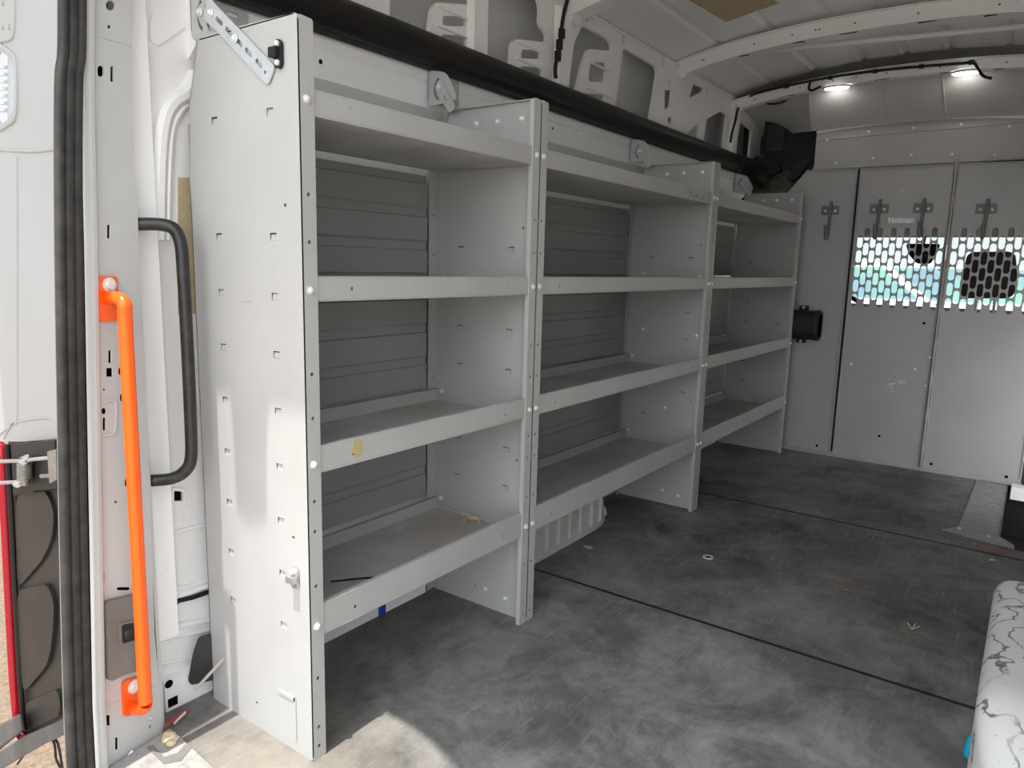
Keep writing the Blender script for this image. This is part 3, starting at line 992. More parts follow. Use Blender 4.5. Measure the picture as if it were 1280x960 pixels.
def bulk_panel(name, outer, holes, lipx):
    b = MB()
    b.sheet(outer, holes, YP(YP_), 0.002, 'bulk')
    n = len(outer)
    for i in range(n):        # folded edge all round
        a = Vector((outer[i][0], YP_ - 0.003, outer[i][1])); c = Vector((outer[(i + 1) % n][0], YP_ - 0.003, outer[(i + 1) % n][1]))
        b.tube([a, c], 0.0042, 'bulk', 8)
    return b.build(name, BK)


bulk_panel('side_panel', [(-0.16, 0.012), (0.240, 0.012), (0.240, 1.655), (-0.030, 1.660), (-0.16, 1.50)], [], None)
h1 = perforation(0.292, 13, 0.0333, 0.890, 1.335)
bulk_panel('door_panel', [(0.262, 0.012), (0.714, 0.012), (0.714, 1.655), (0.262, 1.655)], h1, None)
h2 = perforation(0.758, 12, 0.0345, 0.888, 1.335)
bulk_panel('door_panel', [(0.732, 0.012), (1.182, 0.012), (1.182, 1.50), (1.10, 1.650), (0.732, 1.655)], h2, None)
b = MB()
top = [(0.004 + 1.05 * i / 16, 1.876 + 0.035 * math.sin(math.pi * i / 16) * 0.9 - 0.012 * i / 16) for i in range(17)]
b.sheet([(0.004, 1.670), (1.054, 1.670)] + list(reversed(top)), [], YP(YP_ + 0.004), 0.002, 'bulk')
b.tube([Vector((x, YP_ + 0.002, z)) for x, z in top], 0.010, 'white', 8)
b.tube([(0.0, YP_ + 0.0, 1.668), (1.054, YP_ + 0.0, 1.668)], 0.006, 'bulk', 8)
b.tube([(0.02, YP_ + 0.004, 1.83), (1.04, YP_ + 0.004, 1.845)], 0.004, 'bulk', 8)
b.build('header_panel', BK)
b = MB()
b.tube([(0.723, YP_ - 0.008, 0.02), (0.723, YP_ - 0.008, 1.65)], 0.006, 'bulk', 10)
b.tube([(0.723, YP_ - 0.008, 1.16), (0.723, YP_ - 0.008, 1.25)], 0.0072, 'zinc', 10)
b.box(0.236, 0.266, YP_ + 0.0022, YP_ + 0.004, 0.012, 1.66, 'bulk')
b.box(0.710, 0.736, YP_ + 0.0022, YP_ + 0.004, 0.012, 1.66, 'bulk')
b.box(0.2475, 0.2545, YP_ - 0.006, YP_, 0.014, 1.655, 'dark')
b.box(0.7275, 0.7305, YP_ - 0.009, YP_, 0.014, 1.655, 'dark')
b.box(0.7155, 0.7180, YP_ - 0.009, YP_, 0.014, 1.655, 'dark')
for i in range(9):
    z = 0.1 + 0.19 * i
    b.tube([(0.723, YP_ - 0.008, z), (0.723, YP_ - 0.008, z + 0.06)], 0.0075, 'bulk', 10)
b.build('hinge', BK)
b = MB()
b.prism([(YP_ - 0.03, 0.0), (YP_ + 0.004, 0.0), (YP_ + 0.004, 0.014), (YP_ - 0.012, 0.014), (YP_ - 0.03, 0.006)], 'x', -0.16, 1.19, 'bulk')
b.build('threshold', BK)
for px, py in ((1045, 204), (1091, 198), (1139, 194), (1190, 193), (1243, 194), (1034, 175), (1086, 165), (1142, 160), (1201, 156), (1262, 158),
               (1067, 333), (1175, 337), (1183, 337), (1171, 381), (1064, 455), (1143, 462), (1162, 447), (1157, 482), (1092, 577), (1039, 565), (1274, 601)):
    q = at(px, py, y=YP_ - 0.001)
    instance(SCREW_Y, 'screw', BK, q)
for px, py in ((1155, 404), (1021, 557), (1164, 580), (1258, 596), (1099, 545)):
    q = at(px, py, y=YP_ - 0.001)
    b = MB(); b.lathe([(0.008, 0), (0.008, 0.0015), (0, 0.0016)], q, (0, -1, 0), 'dark', 10); b.build('plug', BK)


def coat_hook(px, py, long_):
    c0 = at(px, py, y=YP_)
    b = MB()
    b.sheet(rr(c0.x - 0.048, c0.x + 0.048, c0.z - 0.026, c0.z + 0.026, 0.004), [], YP(YP_ - 0.003), 0.003, 'hook')
    h = b.build('hook', BK)
    b = MB()
    y = YP_ - 0.014
    b.tube(smooth_path([(c0.x + 0.004, y, c0.z + 0.05), (c0.x + 0.003, y, c0.z), (c0.x, y - 0.003, c0.z - long_), (c0.x, y - 0.03, c0.z - long_ - 0.022),
                        (c0.x, y - 0.055, c0.z - long_), (c0.x, y - 0.062, c0.z - long_ + 0.055)], 6), 0.0085, 'hook', 10)
    b.build('hook_rod', h)
    for dx in (-0.026, 0.026):
        instance(SCREW_Y, 'screw', h, (c0.x + dx, YP_ - 0.003, c0.z - 0.004))


for px, py, l_ in ((1038, 263, 0.14), (1099, 261, 0.14), (1154, 260, 0.13), (1233, 261, 0.13)):
    coat_hook(px, py, l_)
c0 = at(1126.5, 275.5, y=YP_ - 0.002)
b = MB()
b.sheet(rr(c0.x - 0.066, c0.x + 0.066, c0.z - 0.017, c0.z + 0.017, 0.003), [], YP(YP_ - 0.004), 0.003, 'labelwhite')
lab = b.build('name_plate', BK)
tc = bpy.data.curves.new('lettering', 'FONT')
tc.body = 'Holman'
tc.size = 0.040; tc.offset = 0.0011; tc.align_x = 'CENTER'; tc.align_y = 'CENTER'; tc.extrude = 0.0008
to = bpy.data.objects.new('lettering', tc)
COL.objects.link(to)
me = bpy.data.meshes.new_from_object(to)
bpy.data.objects.remove(to)
me.materials.clear(); me.materials.append(MAT['letter'])
lo = bpy.data.objects.new('lettering', me)
COL.objects.link(lo)
lo.parent = lab
lo.rotation_euler = (math.radians(90), 0, 0)
lo.scale = (1.0, 1, 1)
lo.location = Vector((c0.x, YP_ - 0.005, c0.z)) - root_loc(BK)

# black holder beside the shelving
p0 = at(1036, 405, y=YP_ - 0.16)
r = thing('tube_holder', 'short black cylinder holder fixed to the bulkhead beside the last shelves', 'holder', (0.0, YP_ - 0.066, 0.77))
b = MB()
xa, xb_ = -0.12, 0.135
zc, yc = 0.770, YP_ - 0.066
prof = rr(yc - 0.060, yc + 0.060, zc - 0.085, zc + 0.085, 0.05, 6)
inn = rr(yc - 0.050, yc + 0.050, zc - 0.072, zc + 0.072, 0.042, 6)
b.sheet(prof, [inn], XP(xa), xb_ - xa, 'black')
b.sheet(rr(yc - 0.055, yc + 0.055, zc - 0.078, zc + 0.078, 0.045, 6), [], XP(xa + 0.12), 0.004, 'black')
b.build('holder_body', r)
b = MB()
b.sheet(rr(yc - 0.063, yc + 0.063, zc - 0.089, zc + 0.089, 0.052, 6), [inn], XP(xb_ - 0.018), 0.012, 'charcoal')
b.build('rim', r)
b = MB()
b.box(0.0, 0.05, YP_ - 0.03, YP_ - 0.002, zc - 0.11, zc + 0.11, 'black')
hp = b.build('mounting_plate', r)
for dz in (0.105, -0.105):
    instance(SCREW_Y, 'screw', hp, (0.025, YP_ - 0.03, zc + dz * 0.95))

# curved liner between the last roof bow and the bulkhead
b = MB()


def lin(u, v):
    x = -0.02 + 1.38 * u
    arch = 0.040 * (1 - abs((x - 0.46) / 0.9) ** 2.2)
    y = 3.47 + 0.140 * (v ** 1.6)
    z = 2.055 + 0.02 * (1 - v) + arch * (0.75 + 0.25 * v) - (0.205) * v
    return Vector((x, y, z))


b.grid(36, 12, lin, 'liner')
for x in (0.33, 0.62):
    u = (x + 0.02) / 1.38
    b.tube([lin(u + 0.02 * math.sin(v * 1.5), v) - Vector((0, 0.002, 0.002)) for v in [i / 10 for i in range(11)]], 0.003, 'liner', 6)
o = b.build('headliner_panel', recalc=False)
tag(o, 'curved grey liner panel between the last roof bow and the bulkhead', 'panel')
# side of the liner towards the left wall
b = MB()
L5 = [lin(0, k / 5) for k in range(6)]
M5 = [Vector((-0.43, 3.47 + 0.5 * k / 5, 2.035 - 0.10 * (k / 5) ** 2)) for k in range(6)]
b.add(L5 + M5, [(k, k + 1, 7 + k, 6 + k) for k in range(5)], 'liner')
struct(b.build('trim_10', ceiling, recalc=False))

# black trim of the cab pillar seen over the end of the shelves
r = thing('pillar_trim', 'black plastic pillar trim in the far upper corner left of the bulkhead', 'trim', (-0.22, 3.8, 1.6))
yt = 3.74
Wt = lambda pts: [(at(p[0], p[1], y=yt).x, at(p[0], p[1], y=yt).z) for p in pts]
b = MB()
b.sheet(rp(Wt([(957, 150), (958, 144), (976, 139), (1008, 165), (1024, 166), (1023, 190), (1012, 194), (1000, 206), (985, 212), (955, 196), (950, 192)]), 0.012), [], YP(yt), 0.12, 'black')
b.build('trim_body', r, bevel=0.006)
b = MB()
b.sheet(rp(Wt([(961, 157), (982, 153), (979, 190), (958, 190)]), 0.02), [], YP(yt - 0.012), 0.012, 'charcoal')
b.build('face_plate', r, bevel=0.003)
b = MB()
b.sheet(rp(Wt([(945, 196), (972, 200), (978, 214), (962, 220), (940, 212)]), 0.01), [], YP(yt - 0.03), 0.05, 'black')
b.build('lower_bracket', r, bevel=0.004)
b = MB()
b.sheet(rp(Wt([(1023, 180), (1023, 200), (1012, 207), (999, 224), (992, 228), (985, 226), (996, 206), (1008, 194)]), 0.01), [], YP(yt - 0.045), 0.04, 'black')
b.build('edge_rubber', r, bevel=0.004)
b = MB()
b.sheet(rp(Wt([(930, 190), (1030, 190), (1030, 260), (930, 260)]), 0.01), [], YP(yt + 0.13), 0.03, 'insul')
o = b.build('insulation_mat'); tag(o, 'yellowish insulation mat behind the black trim in the far corner', 'insulation')

# ------------------------------------------------------------------ roof fittings
for x, lab_ in ((0.135, 'glowing oval roof lamp nearer the left wall on the last roof bow'), (0.735, 'glowing oval roof lamp nearer the right edge on the last roof bow')):
    zb = 2.080 - 0.085 * abs((x - 0.46) / 0.88) ** 2.4
    r = thing('roof_lamp', lab_, 'lamp', (x, 3.43, zb), 'oval roof lamps on the last bow')
    b = MB()
    vs = [(x + 0.075 * math.cos(a) * k, 3.432 + 0.042 * math.sin(a) * k, zb + dz) for k, dz in ((1.0, 0.0), (1.0, -0.006), (0.9, -0.009)) for a in [2 * math.pi * i / 24 for i in range(24)]]
    b.add(vs, [(j * 24 + i, j * 24 + (i + 1) % 24, (j + 1) * 24 + (i + 1) % 24, (j + 1) * 24 + i) for j in range(2) for i in range(24)] + [tuple(range(48, 72))], 'white')
    b.build('lamp_ring', r)
    b = MB()
    vs = [(x + 0.064 * math.cos(a) * k, 3.432 + 0.034 * math.sin(a) * k, zb + dz) for k, dz in ((1.0, -0.008), (0.9, -0.013), (0.6, -0.015)) for a in [2 * math.pi * i / 24 for i in range(24)]]
    b.add(vs, [(j * 24 + i, j * 24 + (i + 1) % 24, (j + 1) * 24 + (i + 1) % 24, (j + 1) * 24 + i) for j in range(2) for i in range(24)] + [tuple(range(48, 72))], 'lamp')
    b.build('diffuser', r)

r = thing('roof_tube', 'thin straight white tube fixed under the roof beyond the bow', 'tube', (0.45, 2.86, 2.12))
ya = 2.79
b = MB()
b.tube([at(977, 61, y=ya), at(1130, 47, y=ya), at(1330, 28, y=ya)], 0.0125, 'vanwhite', 12)
b.build('tube_body', r)
b = MB()
q = at(977, 61, y=ya)
b.tube([q - Vector((0.012, 0, 0)), q + Vector((0.03, 0, -0.001))], 0.015, 'white', 12)
b.tube([q, q + Vector((0, 0, 0.04))], 0.006, 'black', 8)
b.build('end_cap', r)

b = MB()
q = [at(x, y, z=roof_z(0.0) - 0.002) for x, y in ((862, -6), (908, 23), (972, 8), (955, -8))]
b.sheet([(p.x, p.y) for p in q], [], lambda u, v, w: Vector((u, v, roof_z(u) - 0.004 + w)), 0.004, 'pad')
o = b.build('deadening_pad'); tag(o, 'tan sound deadening pad stuck to the roof', 'pad')

# wiring
r = thing('wiring_harness', 'black wiring harness taped along the last roof bow and down the wall', 'wiring', (0.2, 3.39, 2.07))
pts = [at(x, y, y=3.375) for x, y in ((1088, 98), (1078, 94), (1071, 80), (1062, 78), (1010, 86), (960, 98), (935, 108))] 
pts += [at(x, y, x=-0.385) for x, y in ((924, 120), (919, 135), (917, 150), (914, 168), (911, 186), (909, 196))]
pts = [at(1240, 98, y=3.375), at(1228, 94, y=3.375), at(1217, 78, y=3.375), at(1205, 79, y=3.375), at(1150, 83, y=3.375), at(1092, 89, y=3.375), at(1035, 97, y=3.375), at(985, 107, y=3.375), at(945, 117, y=3.375)] + \
      [at(x, y, x=-0.388) for x, y in ((928, 127), (922, 138), (919, 152), (915, 166), (913, 178))]
b = MB(); b.tube(smooth_path(pts, 4), 0.007, 'black', 8)
b.build('cable', r)
for px, py in ((983, 108), (1038, 97), (1094, 89), (1152, 83), (1214, 78)):
    q = at(px, py, y=3.374)
    b = MB(); b.box(q.x - 0.012, q.x + 0.012, q.y - 0.01, q.y + 0.01, q.z - 0.010, q.z + 0.010, 'black'); b.build('clip', r, bevel=0.003)
b = MB(); b.tube(smooth_path([at(x, y, y=3.374) for x, y in ((1013, 103), (1011, 110), (1015, 113), (1026, 108))], 4), 0.007, 'black', 8); b.build('tail', r)
b = MB(); b.tube(smooth_path([at(x, y, y=3.52) for x, y in ((953, 126), (962, 130), (978, 128), (990, 120), (993, 117))], 4), 0.005, 'black', 8); b.build('tail', r)

r = thing('wiring_harness', 'black wiring harness running down the wall post above the pipe', 'wiring', at(700, 50, x=-0.395))
b = MB(); b.tube(smooth_path([at(x, y, x=-0.395) for x, y in ((716, -25), (709, 0), (704, 22), (701, 45), (699, 62), (695, 78), (694, 90), (695, 98))], 4), 0.0075, 'black', 8)
b.build('cable', r)
for px, py in ((702, 42), (699, 56), (697, 70)):
    q = at(px, py, x=-0.394)
    b = MB(); b.box(q.x - 0.008, q.x + 0.010, q.y - 0.012, q.y + 0.012, q.z - 0.018, q.z + 0.018, 'black'); b.build('clip', r, bevel=0.003)

# ------------------------------------------------------------------ orange grab bar
OJ = JP + JN * 0.004
r = thing('grab_bar', 'bright orange upright grab bar bolted to the white rear pillar', 'grab bar', atp(160, 620, JP, JN))
b = MB()
pl1 = Wj([(119, 346), (144, 345), (146, 401), (121, 402)])
b.sheet(rp(pl1, 0.010), [], JF, 0.007, 'orange')
mp1 = b.build('mounting_plate', r)
b = MB()
pl2 = Wj([(151, 851), (174, 844), (176, 888), (153, 896)])
b.sheet(rp(pl2, 0.010), [], JF, 0.007, 'orange')
mp2 = b.build('mounting_plate', r)
ta = atp(133, 372, JP, JN) + JN * 0.004
tb = atp(163, 884, JP, JN) + JN * 0.004
JC = Vector((0.80, -0.60, 0))
sp = (-0.283, -0.232, 0)
PN = Vector((0.4, -0.9, 0)).normalized()
c1 = atp(156, 392, sp, PN); c2 = atp(182, 880, sp, PN)
top_ = [ta, ta.lerp(Vector((c1.x, c1.y, ta.z)), 0.6), Vector((c1.x, c1.y, ta.z - 0.004)).lerp(c1, 0.25), c1 + Vector((0, 0, -0.02))]
bot_ = [c2 + Vector((0, 0, 0.03)), Vector((c2.x, c2.y, c2.z)), tb.lerp(Vector((c2.x, c2.y, c2.z - 0.012)), 0.7), tb]
b = MB()
b.tube(smooth_path(top_ + [c1.lerp(c2, 0.3), c1.lerp(c2, 0.7)] + bot_, 8), 0.0135, 'orange', 16)
b.build('bar', r)
for px, py in ((133, 356), (164, 857)):
    q = atp(px, py, JP, JN) + JN * 0.007
    b = MB(); b.lathe([(0.015, 0), (0.015, 0.003), (0.010, 0.004), (0.010, 0.010), (0.006, 0.012), (0, 0.012)], q, JN, 'bolt', 12); b.build('bolt', mp1 if py < 500 else mp2)

# black grab handle
r = thing('grab_rail', 'black curved grab rail on the inner edge of the rear pillar', 'grab rail', (-0.38, -0.13, 0.88))
b = MB()
HX = (-0.33, -0.085, 0)
HN = Vector((0.75, -0.66, 0)).normalized()
pts = [(168, 281), (178, 280), (203, 281), (218, 287), (226, 305), (229, 340), (234, 430), (238, 520), (239, 570), (232, 588), (215, 598), (186, 601)]
P = [atp(x, y, HX, HN) for x, y in pts]
b.tube(smooth_path(P, 5), 0.0135, 'handle_black', 14)
b.build('loop', r)
for q in (P[0], P[-1]):
    b = MB()
    f = frame(q - HN * 0.006, (0.6, 0.75, 0), (0, 0, 1))
    b.box(q.x - 0.02, q.x + 0.002, q.y - 0.006, q.y + 0.002, q.z - 0.05, q.z + 0.02, 'handle_black')
    b.build('foot', r, bevel=0.002)

# plastic cover with a button on the pillar
r = thing('latch_cover', 'grey plastic cover with a dark button low on the rear pillar', 'cover', atp(155, 795, JP, JN))
b = MB()
b.sheet(rp(Wj([(128, 754), (131, 750), (176, 739), (182, 833), (150, 842), (134, 850), (131, 846)]), 0.012), [], JF, 0.014, 'midgrey')
b.build('cover_plate', r, bevel=0.004)
b = MB()
b.sheet(rp(Wj([(142, 777), (163, 773), (164, 800), (143, 806)]), 0.008), [rp(Wj([(144, 779), (161, 776), (162, 798), (145, 803)]), 0.007)], JF, 0.004, 'midgrey', 0.014)
bf = b.build('button_frame', r)
b = MB()
b.sheet(rp(Wj([(144, 779), (161, 776), (162, 798), (145, 803)]), 0.007), [], JF, 0.003, 'black', 0.0142)
q = atp(153, 790, JP, JN) + JN * 0.0172
b.lathe([(0.010, 0), (0.008, 0.003), (0.004, 0.0015), (0, 0.0015)], q, JN, 'charcoal', 16)
b.build('button', bf)

# ------------------------------------------------------------------ door seal
r = thing('door_seal', 'dusty black ribbed rubber seal running up the rear door opening', 'seal', (-0.33, -0.27, 0))
sp_ = [(91, -70), (91, 60), (87, 110), (87, 300), (91, 560), (95, 760), (99, 900), (104, 1000)]
for k, (dx, rad) in enumerate(((-12, 0.009), (-1.5, 0.0105), (9, 0.0105))):
    b = MB()
    P = [atp(x + dx, y, JP + JN * 0.01 - JU * 0.0, JN) for x, y in sp_]
    P = [Vector((p.x, p.y, p.z)) for p in P]
    b.tube(smooth_path(P, 5), rad, 'rubber', 12)
    b.build('seal_rib', r)
b = MB()
P1 = [atp(x - 17, y, JP + JN * 0.004, JN) for x, y in sp_]
P2 = [atp(x + 15, y, JP + JN * 0.004, JN) for x, y in sp_]
P1 = smooth_path(P1, 5); P2 = smooth_path(P2, 5)
n = len(P1)
b.add(P1 + P2, [(i, i + 1, n + i + 1, n + i) for i in range(n - 1)], 'rubber')
b.tube(P1, 0.004, 'midgrey', 8)
b.build('seal_web', r)

# ------------------------------------------------------------------ tail lamp, hinge, bumper
TY = -0.268
Wl = lambda pts: [(at(p[0], p[1], y=TY).x, at(p[0], p[1], y=TY).z) for p in pts]
r = thing('tail_lamp', 'tall tail lamp with red lens edge and charcoal housing at the left', 'tail lamp', at(45, 740, y=TY))
b = MB()
b.sheet(rp(Wl([(4, 550), (14, 552), (90, 552), (96, 760), (98, 886), (34, 922), (27, 915)]), 0.012), [], YP(TY + 0.01), 0.10, 'charcoal')
b.build('lamp_housing', r, bevel=0.004)
b = MB()      # moulded dish on the housing
b.sheet(rp(Wl([(18, 618), (55, 612), (66, 640), (64, 672), (52, 700), (20, 737)]), 0.05, 6), [], YP(TY + 0.002), 0.008, 'charcoal')
b.sheet(rp(Wl([(20, 738), (58, 730), (67, 752), (66, 790), (60, 830), (28, 868)]), 0.05, 6), [], YP(TY + 0.0), 0.010, 'charcoal')
b.sheet(rp(Wl([(30, 880), (70, 862), (75, 880), (72, 896), (33, 914)]), 0.03, 5), [], YP(TY + 0.001), 0.010, 'charcoal')
b.build('moulding', r, bevel=0.006)
b = MB()
b.tube([at(x, y, y=TY) for x, y in ((9, 556), (14, 640), (19, 740), (25, 850), (30, 912), (36, 918))], 0.007, 'black', 8)
b.build('gasket', r)
b = MB()
b.tube(smooth_path([at(x, y, y=TY + 0.004) for x, y in ((-2, 556), (3, 570), (7, 640), (12, 740), (18, 850), (24, 908), (29, 921))], 5), 0.0125, 'red', 12)
b.build('lens', r)

r = thing('door_check', 'spring loaded steel door check strap beside the tail lamp', 'door check', at(35, 582, y=-0.30))
b = MB()
HY = -0.287
Wh = lambda pts: [(at(p[0], p[1], y=HY).x, at(p[0], p[1], y=HY).z) for p in pts]
b.sheet(rp(Wh([(14, 556), (68, 550), (72, 612), (16, 620)]), 0.008), [], YP(HY), 0.012, 'black')
b.build('housing', r, bevel=0.003)
b = MB()
b.tube([at(-6, 577, y=-0.30), at(28, 576, y=-0.30), at(44, 574, y=-0.30), at(72, 571, y=-0.29)], 0.0045, 'zinc', 10)
b.tube([at(-6, 604, y=-0.30), at(26, 602, y=-0.30)], 0.0045, 'zinc', 10)
b.tube([at(52, 595, y=-0.29), at(72, 594, y=-0.29)], 0.005, 'spring', 10)
b.build('rod', r)
b = MB()
q0 = at(31, 578, y=-0.302); q1 = at(31, 599, y=-0.302)
hel = []
for i in range(8 * 12 + 1):
    a = 2 * math.pi * i / 12
    q = q0.lerp(q1, i / 96)
    hel.append(q + Vector((0.013 * math.cos(a), 0.013 * math.sin(a), 0)))
b.tube(hel, 0.0028, 'spring', 6)
b.tube([q0 + Vector((0, 0, 0.012)), q1 - Vector((0, 0, 0.012))], 0.009, 'spring', 12)
b.build('spring', r)
for py in (575, 603):
    b = MB()
    q = at(31 if py < 590 else 24, py, y=-0.304)
    b.lathe([(0.013, -0.004), (0.013, 0.004), (0.006, 0.006), (0, 0.006)], q, (0, -0.6, 0.8), 'zinc', 14)
    b.build('eye', r)
b = MB()
b.sheet(rp(Wh([(67, 563), (78, 560), (79, 598), (70, 603)]), 0.004), [], YP(-0.30), 0.026, 'spring')
b.build('pivot_block', r, bevel=0.003)

r = thing('bumper', 'corner of the grey rear bumper below the tail lamp', 'bumper', at(40, 930, y=-0.30))
b = MB()
BY = -0.30
pts = [(-20, 960), (0, 938), (30, 920), (84, 897), (88, 915), (50, 933), (0, 962), (-20, 985)]
b.sheet([(at(x, y, y=BY).x, at(x, y, y=BY).z) for x, y in pts], [], YP(BY), 0.018, 'bumper')
b.build('bumper_cap', r, bevel=0.008)
b = MB()
pts = [(-20, 930), (0, 905), (22, 893), (26, 915), (0, 936), (-20, 955)]
b.sheet([(at(x, y, y=BY + 0.005).x, at(x, y, y=BY + 0.005).z) for x, y in pts], [], YP(BY + 0.003), 0.014, 'bumper')
b.build('bumper_side', r, bevel=0.006)
b = MB()
for p_ in (((22, 955), (40, 933), (68, 922), (78, 960)), ((60, 915), (68, 930), (70, 948), (76, 960))):
    b.tube(smooth_path([at(x, y, y=-0.24) for x, y in p_], 4), 0.003, 'black', 6)
b.build('wire', r)

# ------------------------------------------------------------------ sill, step, things lying about
r = thing('sill_plate', 'worn white painted sill plate at the foot of the rear pillar', 'sill', (0.4, -0.22, 0.0))
b = MB()
q = [at(x, y, z=0.004) for x, y in ((206, 916), (214, 915), (268, 960))]
b.sheet([(-0.345, -0.150), (-0.315, -0.150), (-0.150, -0.163), (1.28, -0.163), (1.28, -0.36), (-0.31, -0.36)], [], ZP(-0.02), 0.026, 'sill')
b.build('plate', r, bevel=0.003)
b = MB()
q = [at(x, y, z=0.0072) for x, y in ((183, 934), (191, 931), (205, 946), (222, 941), (232, 930), (240, 934), (226, 951), (205, 955))]
b.sheet([(p.x, p.y) for p in q], [], ZP(0.006), 0.0015, 'midgrey')
b.build('grip_strip', r)

r = thing('step_plate', 'metal tread plate at the side door step beside the bulkhead', 'step', (1.06, 3.05, 0.0))
b = MB()
b.sheet([(0.985, 2.66), (1.128, 2.64), (1.128, 3.56), (0.995, 3.56)], [], ZP(0.0005), 0.006, 'tread')
for i in range(34):
    for j in range(5):
        y = 2.70 + 0.025 * i
        x = 1.002 + 0.026 * j + (0.013 if i % 2 else 0)
        if x < 1.118:
            b.tube([(x - 0.007, y - 0.006, 0.0068), (x + 0.007, y + 0.006, 0.0068)], 0.0022, 'tread', 4)
b.build('tread', r)
b = MB()
b.sheet([(0.93, 2.56), (1.19, 2.50), (1.19, 2.55), (1.128, 2.64), (0.985, 2.66)], [], ZP(0.0005), 0.004, 'tread')
for x, y in ((0.99, 2.63), (1.10, 2.6)):
    b.lathe([(0.008, 0), (0.006, 0.003), (0, 0.004)], (x, y, 0.0045), (0, 0, 1), 'bolt', 8)
b.build('end_flange', r)
b = MB()
b.box(1.135, 1.75, 2.505, 3.60, -0.30, -0.27, 'black')
b.box(1.128, 1.135, 2.505, 3.64, -0.28, -0.002, 'black')
b.box(1.135, 1.37, 3.60, 3.63, -0.28, 0.0, 'black')
struct(b.build('trim_11', floor))
b = MB()
b.box(1.15, 1.36, 3.50, 3.58, -0.05, 0.015, 'white')
struct(b.build('trim_12', floor))

r = thing('plastic_panel', 'dark plastic panel leaning between the pillar wall and the end panel', 'panel', at(250, 870, x=-0.385))
b = MB()
PXN = ((-0.385, -0.03, 0.05), Vector((0.8, -0.6, 0)).normalized())
q = [atp(x, y, *PXN) for x, y in ((248, 823), (268, 817), (272, 872), (258, 876), (240, 880), (236, 874), (242, 842))]
oo = Vector(PXN[0]); UU = Vector((0.6, 0.8, 0)); NN = PXN[1]
b.sheet(rp([((p - oo).dot(UU), p.z) for p in q], 0.008), [], lambda u, v, w: oo + UU * u + NN * w + Vector((0, 0, v)), -0.012, 'charcoal')
b.build('panel_body', r, bevel=0.003)
b = MB()
b.tube([at(243, 863, x=-0.36), at(281, 822, x=-0.325)], [0.0035, 0.0045], 'stick', 8)
o = b.build('stick'); tag(o, 'thin grey stick leaning across the dark plastic panel', 'stick')
b = MB()
b.tube([at(217, 905, z=0.006), at(232, 890, z=0.02)], 0.003, 'stick', 8)
o = b.build('stick'); tag(o, 'short pale stick on the floor at the foot of the pillar', 'stick')
b = MB()
b.tube(smooth_path([at(x, y, z=0.012) for x, y in ((208, 908), (216, 900), (226, 893), (236, 888))], 4), [0.005, 0.007, 0.005, 0.006, 0.006, 0.007, 0.005, 0.006, 0.006, 0.005, 0.006, 0.005, 0.004], 'redplastic', 8)
o = b.build('rag'); tag(o, 'scrap of red plastic on the floor behind the pillar', 'scrap')
b = MB()
random.seed(3)
for i in range(7):
    q = at(212 + random.uniform(-7, 7), 926 + random.uniform(-6, 6), z=0.007)
    b.lathe([(0.010, 0), (0.011, 0.004), (0.006, 0.009), (0, 0.010)], q, (random.uniform(-.3, .3), random.uniform(-.3, .3), 1), 'straw', 7)
o = b.build('dried_glue'); tag(o, 'lump of dried yellow glue on the white sill plate', 'glue')

b = MB()
zs = LIPS[3][0] + 0.002
b.tube(smooth_path([at(x, y, z=zs + 0.003) for x, y in ((413, 727), (450, 723), (480, 721), (494, 718))], 4), 0.0026, 'black', 6)
o = b.build('cable_tie'); tag(o, 'black cable tie lying on the bottom shelf of the nearest unit', 'cable tie')
random.seed(11)
for k in range(7):
    px, py = 588 + random.uniform(-9, 13), 647 + random.uniform(-4, 5)
    q = at(px, py, z=zs + 0.003)
    a = random.uniform(0, 3.14); l = random.uniform(0.012, 0.03)
    b = MB()
    d = Vector((math.cos(a), math.sin(a), 0)) * l
    pth = smooth_path([q - d, q + Vector((-d.y, d.x, 0)) * 0.3 + Vector((0, 0, 0.004)), q + d], 4)
    b.tube(pth, 0.0025, 'straw', 5)
    o = b.build('wood_shaving'); tag(o, 'curl of pale wood shaving on the bottom shelf of the nearest unit', 'shaving', 'wood shavings on the bottom shelf')
b = MB()
q = at(447, 560, x=-0.0025)
ring = [(q.y + (0.017 + 0.005 * ((i * 7) % 3 - 1) * 0.7) * math.cos(2 * math.pi * i / 14), q.z + (0.018 + 0.005 * ((i * 5) % 3 - 1) * 0.7) * math.sin(2 * math.pi * i / 14)) for i in range(14)]
b.sheet(ring, [circle(q.y - 0.003, q.z - 0.009, 0.004, 8)], XP(-0.0028), 0.0012, 'yellow')
o = b.build('sticker'); tag(o, 'worn yellow sticker on the front lip of the third shelf', 'sticker')
b = MB()
q = at(477, 761, x=-0.37)
b.box(-0.373, -0.362, q.y - 0.012, q.y + 0.012, q.z - 0.02, q.z + 0.02, 'blue')
o = b.build('clip', bevel=0.003); tag(o, 'small blue plastic clip on the wall below the bottom shelf', 'clip')
b = MB()
q = at(937, 501, z=LIPS[3][0] + 0.0021)
b.sheet(rp([(q.x - 0.03, q.y - 0.03), (q.x + 0.025, q.y - 0.035), (q.x + 0.03, q.y + 0.03), (q.x - 0.02, q.y + 0.035)], 0.006), [], ZP(q.z), 0.02, 'straw')
o = b.build('wood_block', bevel=0.002); tag(o, 'chip of wood on the bottom shelf of the farthest unit', 'wood chip')
b = MB()
q = at(885, 697, z=0.0)
b.sheet(circle(q.x, q.y, 0.020, 24), [circle(q.x, q.y, 0.012, 18)], ZP(0.0003), 0.004, 'bolt')
b.lathe([(0.011, 0), (0.011, 0.0015), (0, 0.0015)], (q.x, q.y, 0.0004), (0, 0, 1), 'dark', 14)
o = b.build('tie_down_ring'); tag(o, 'small round metal ring set in the floor before the shelving', 'ring')
b = MB()
q = at(735, 685, z=0.0)
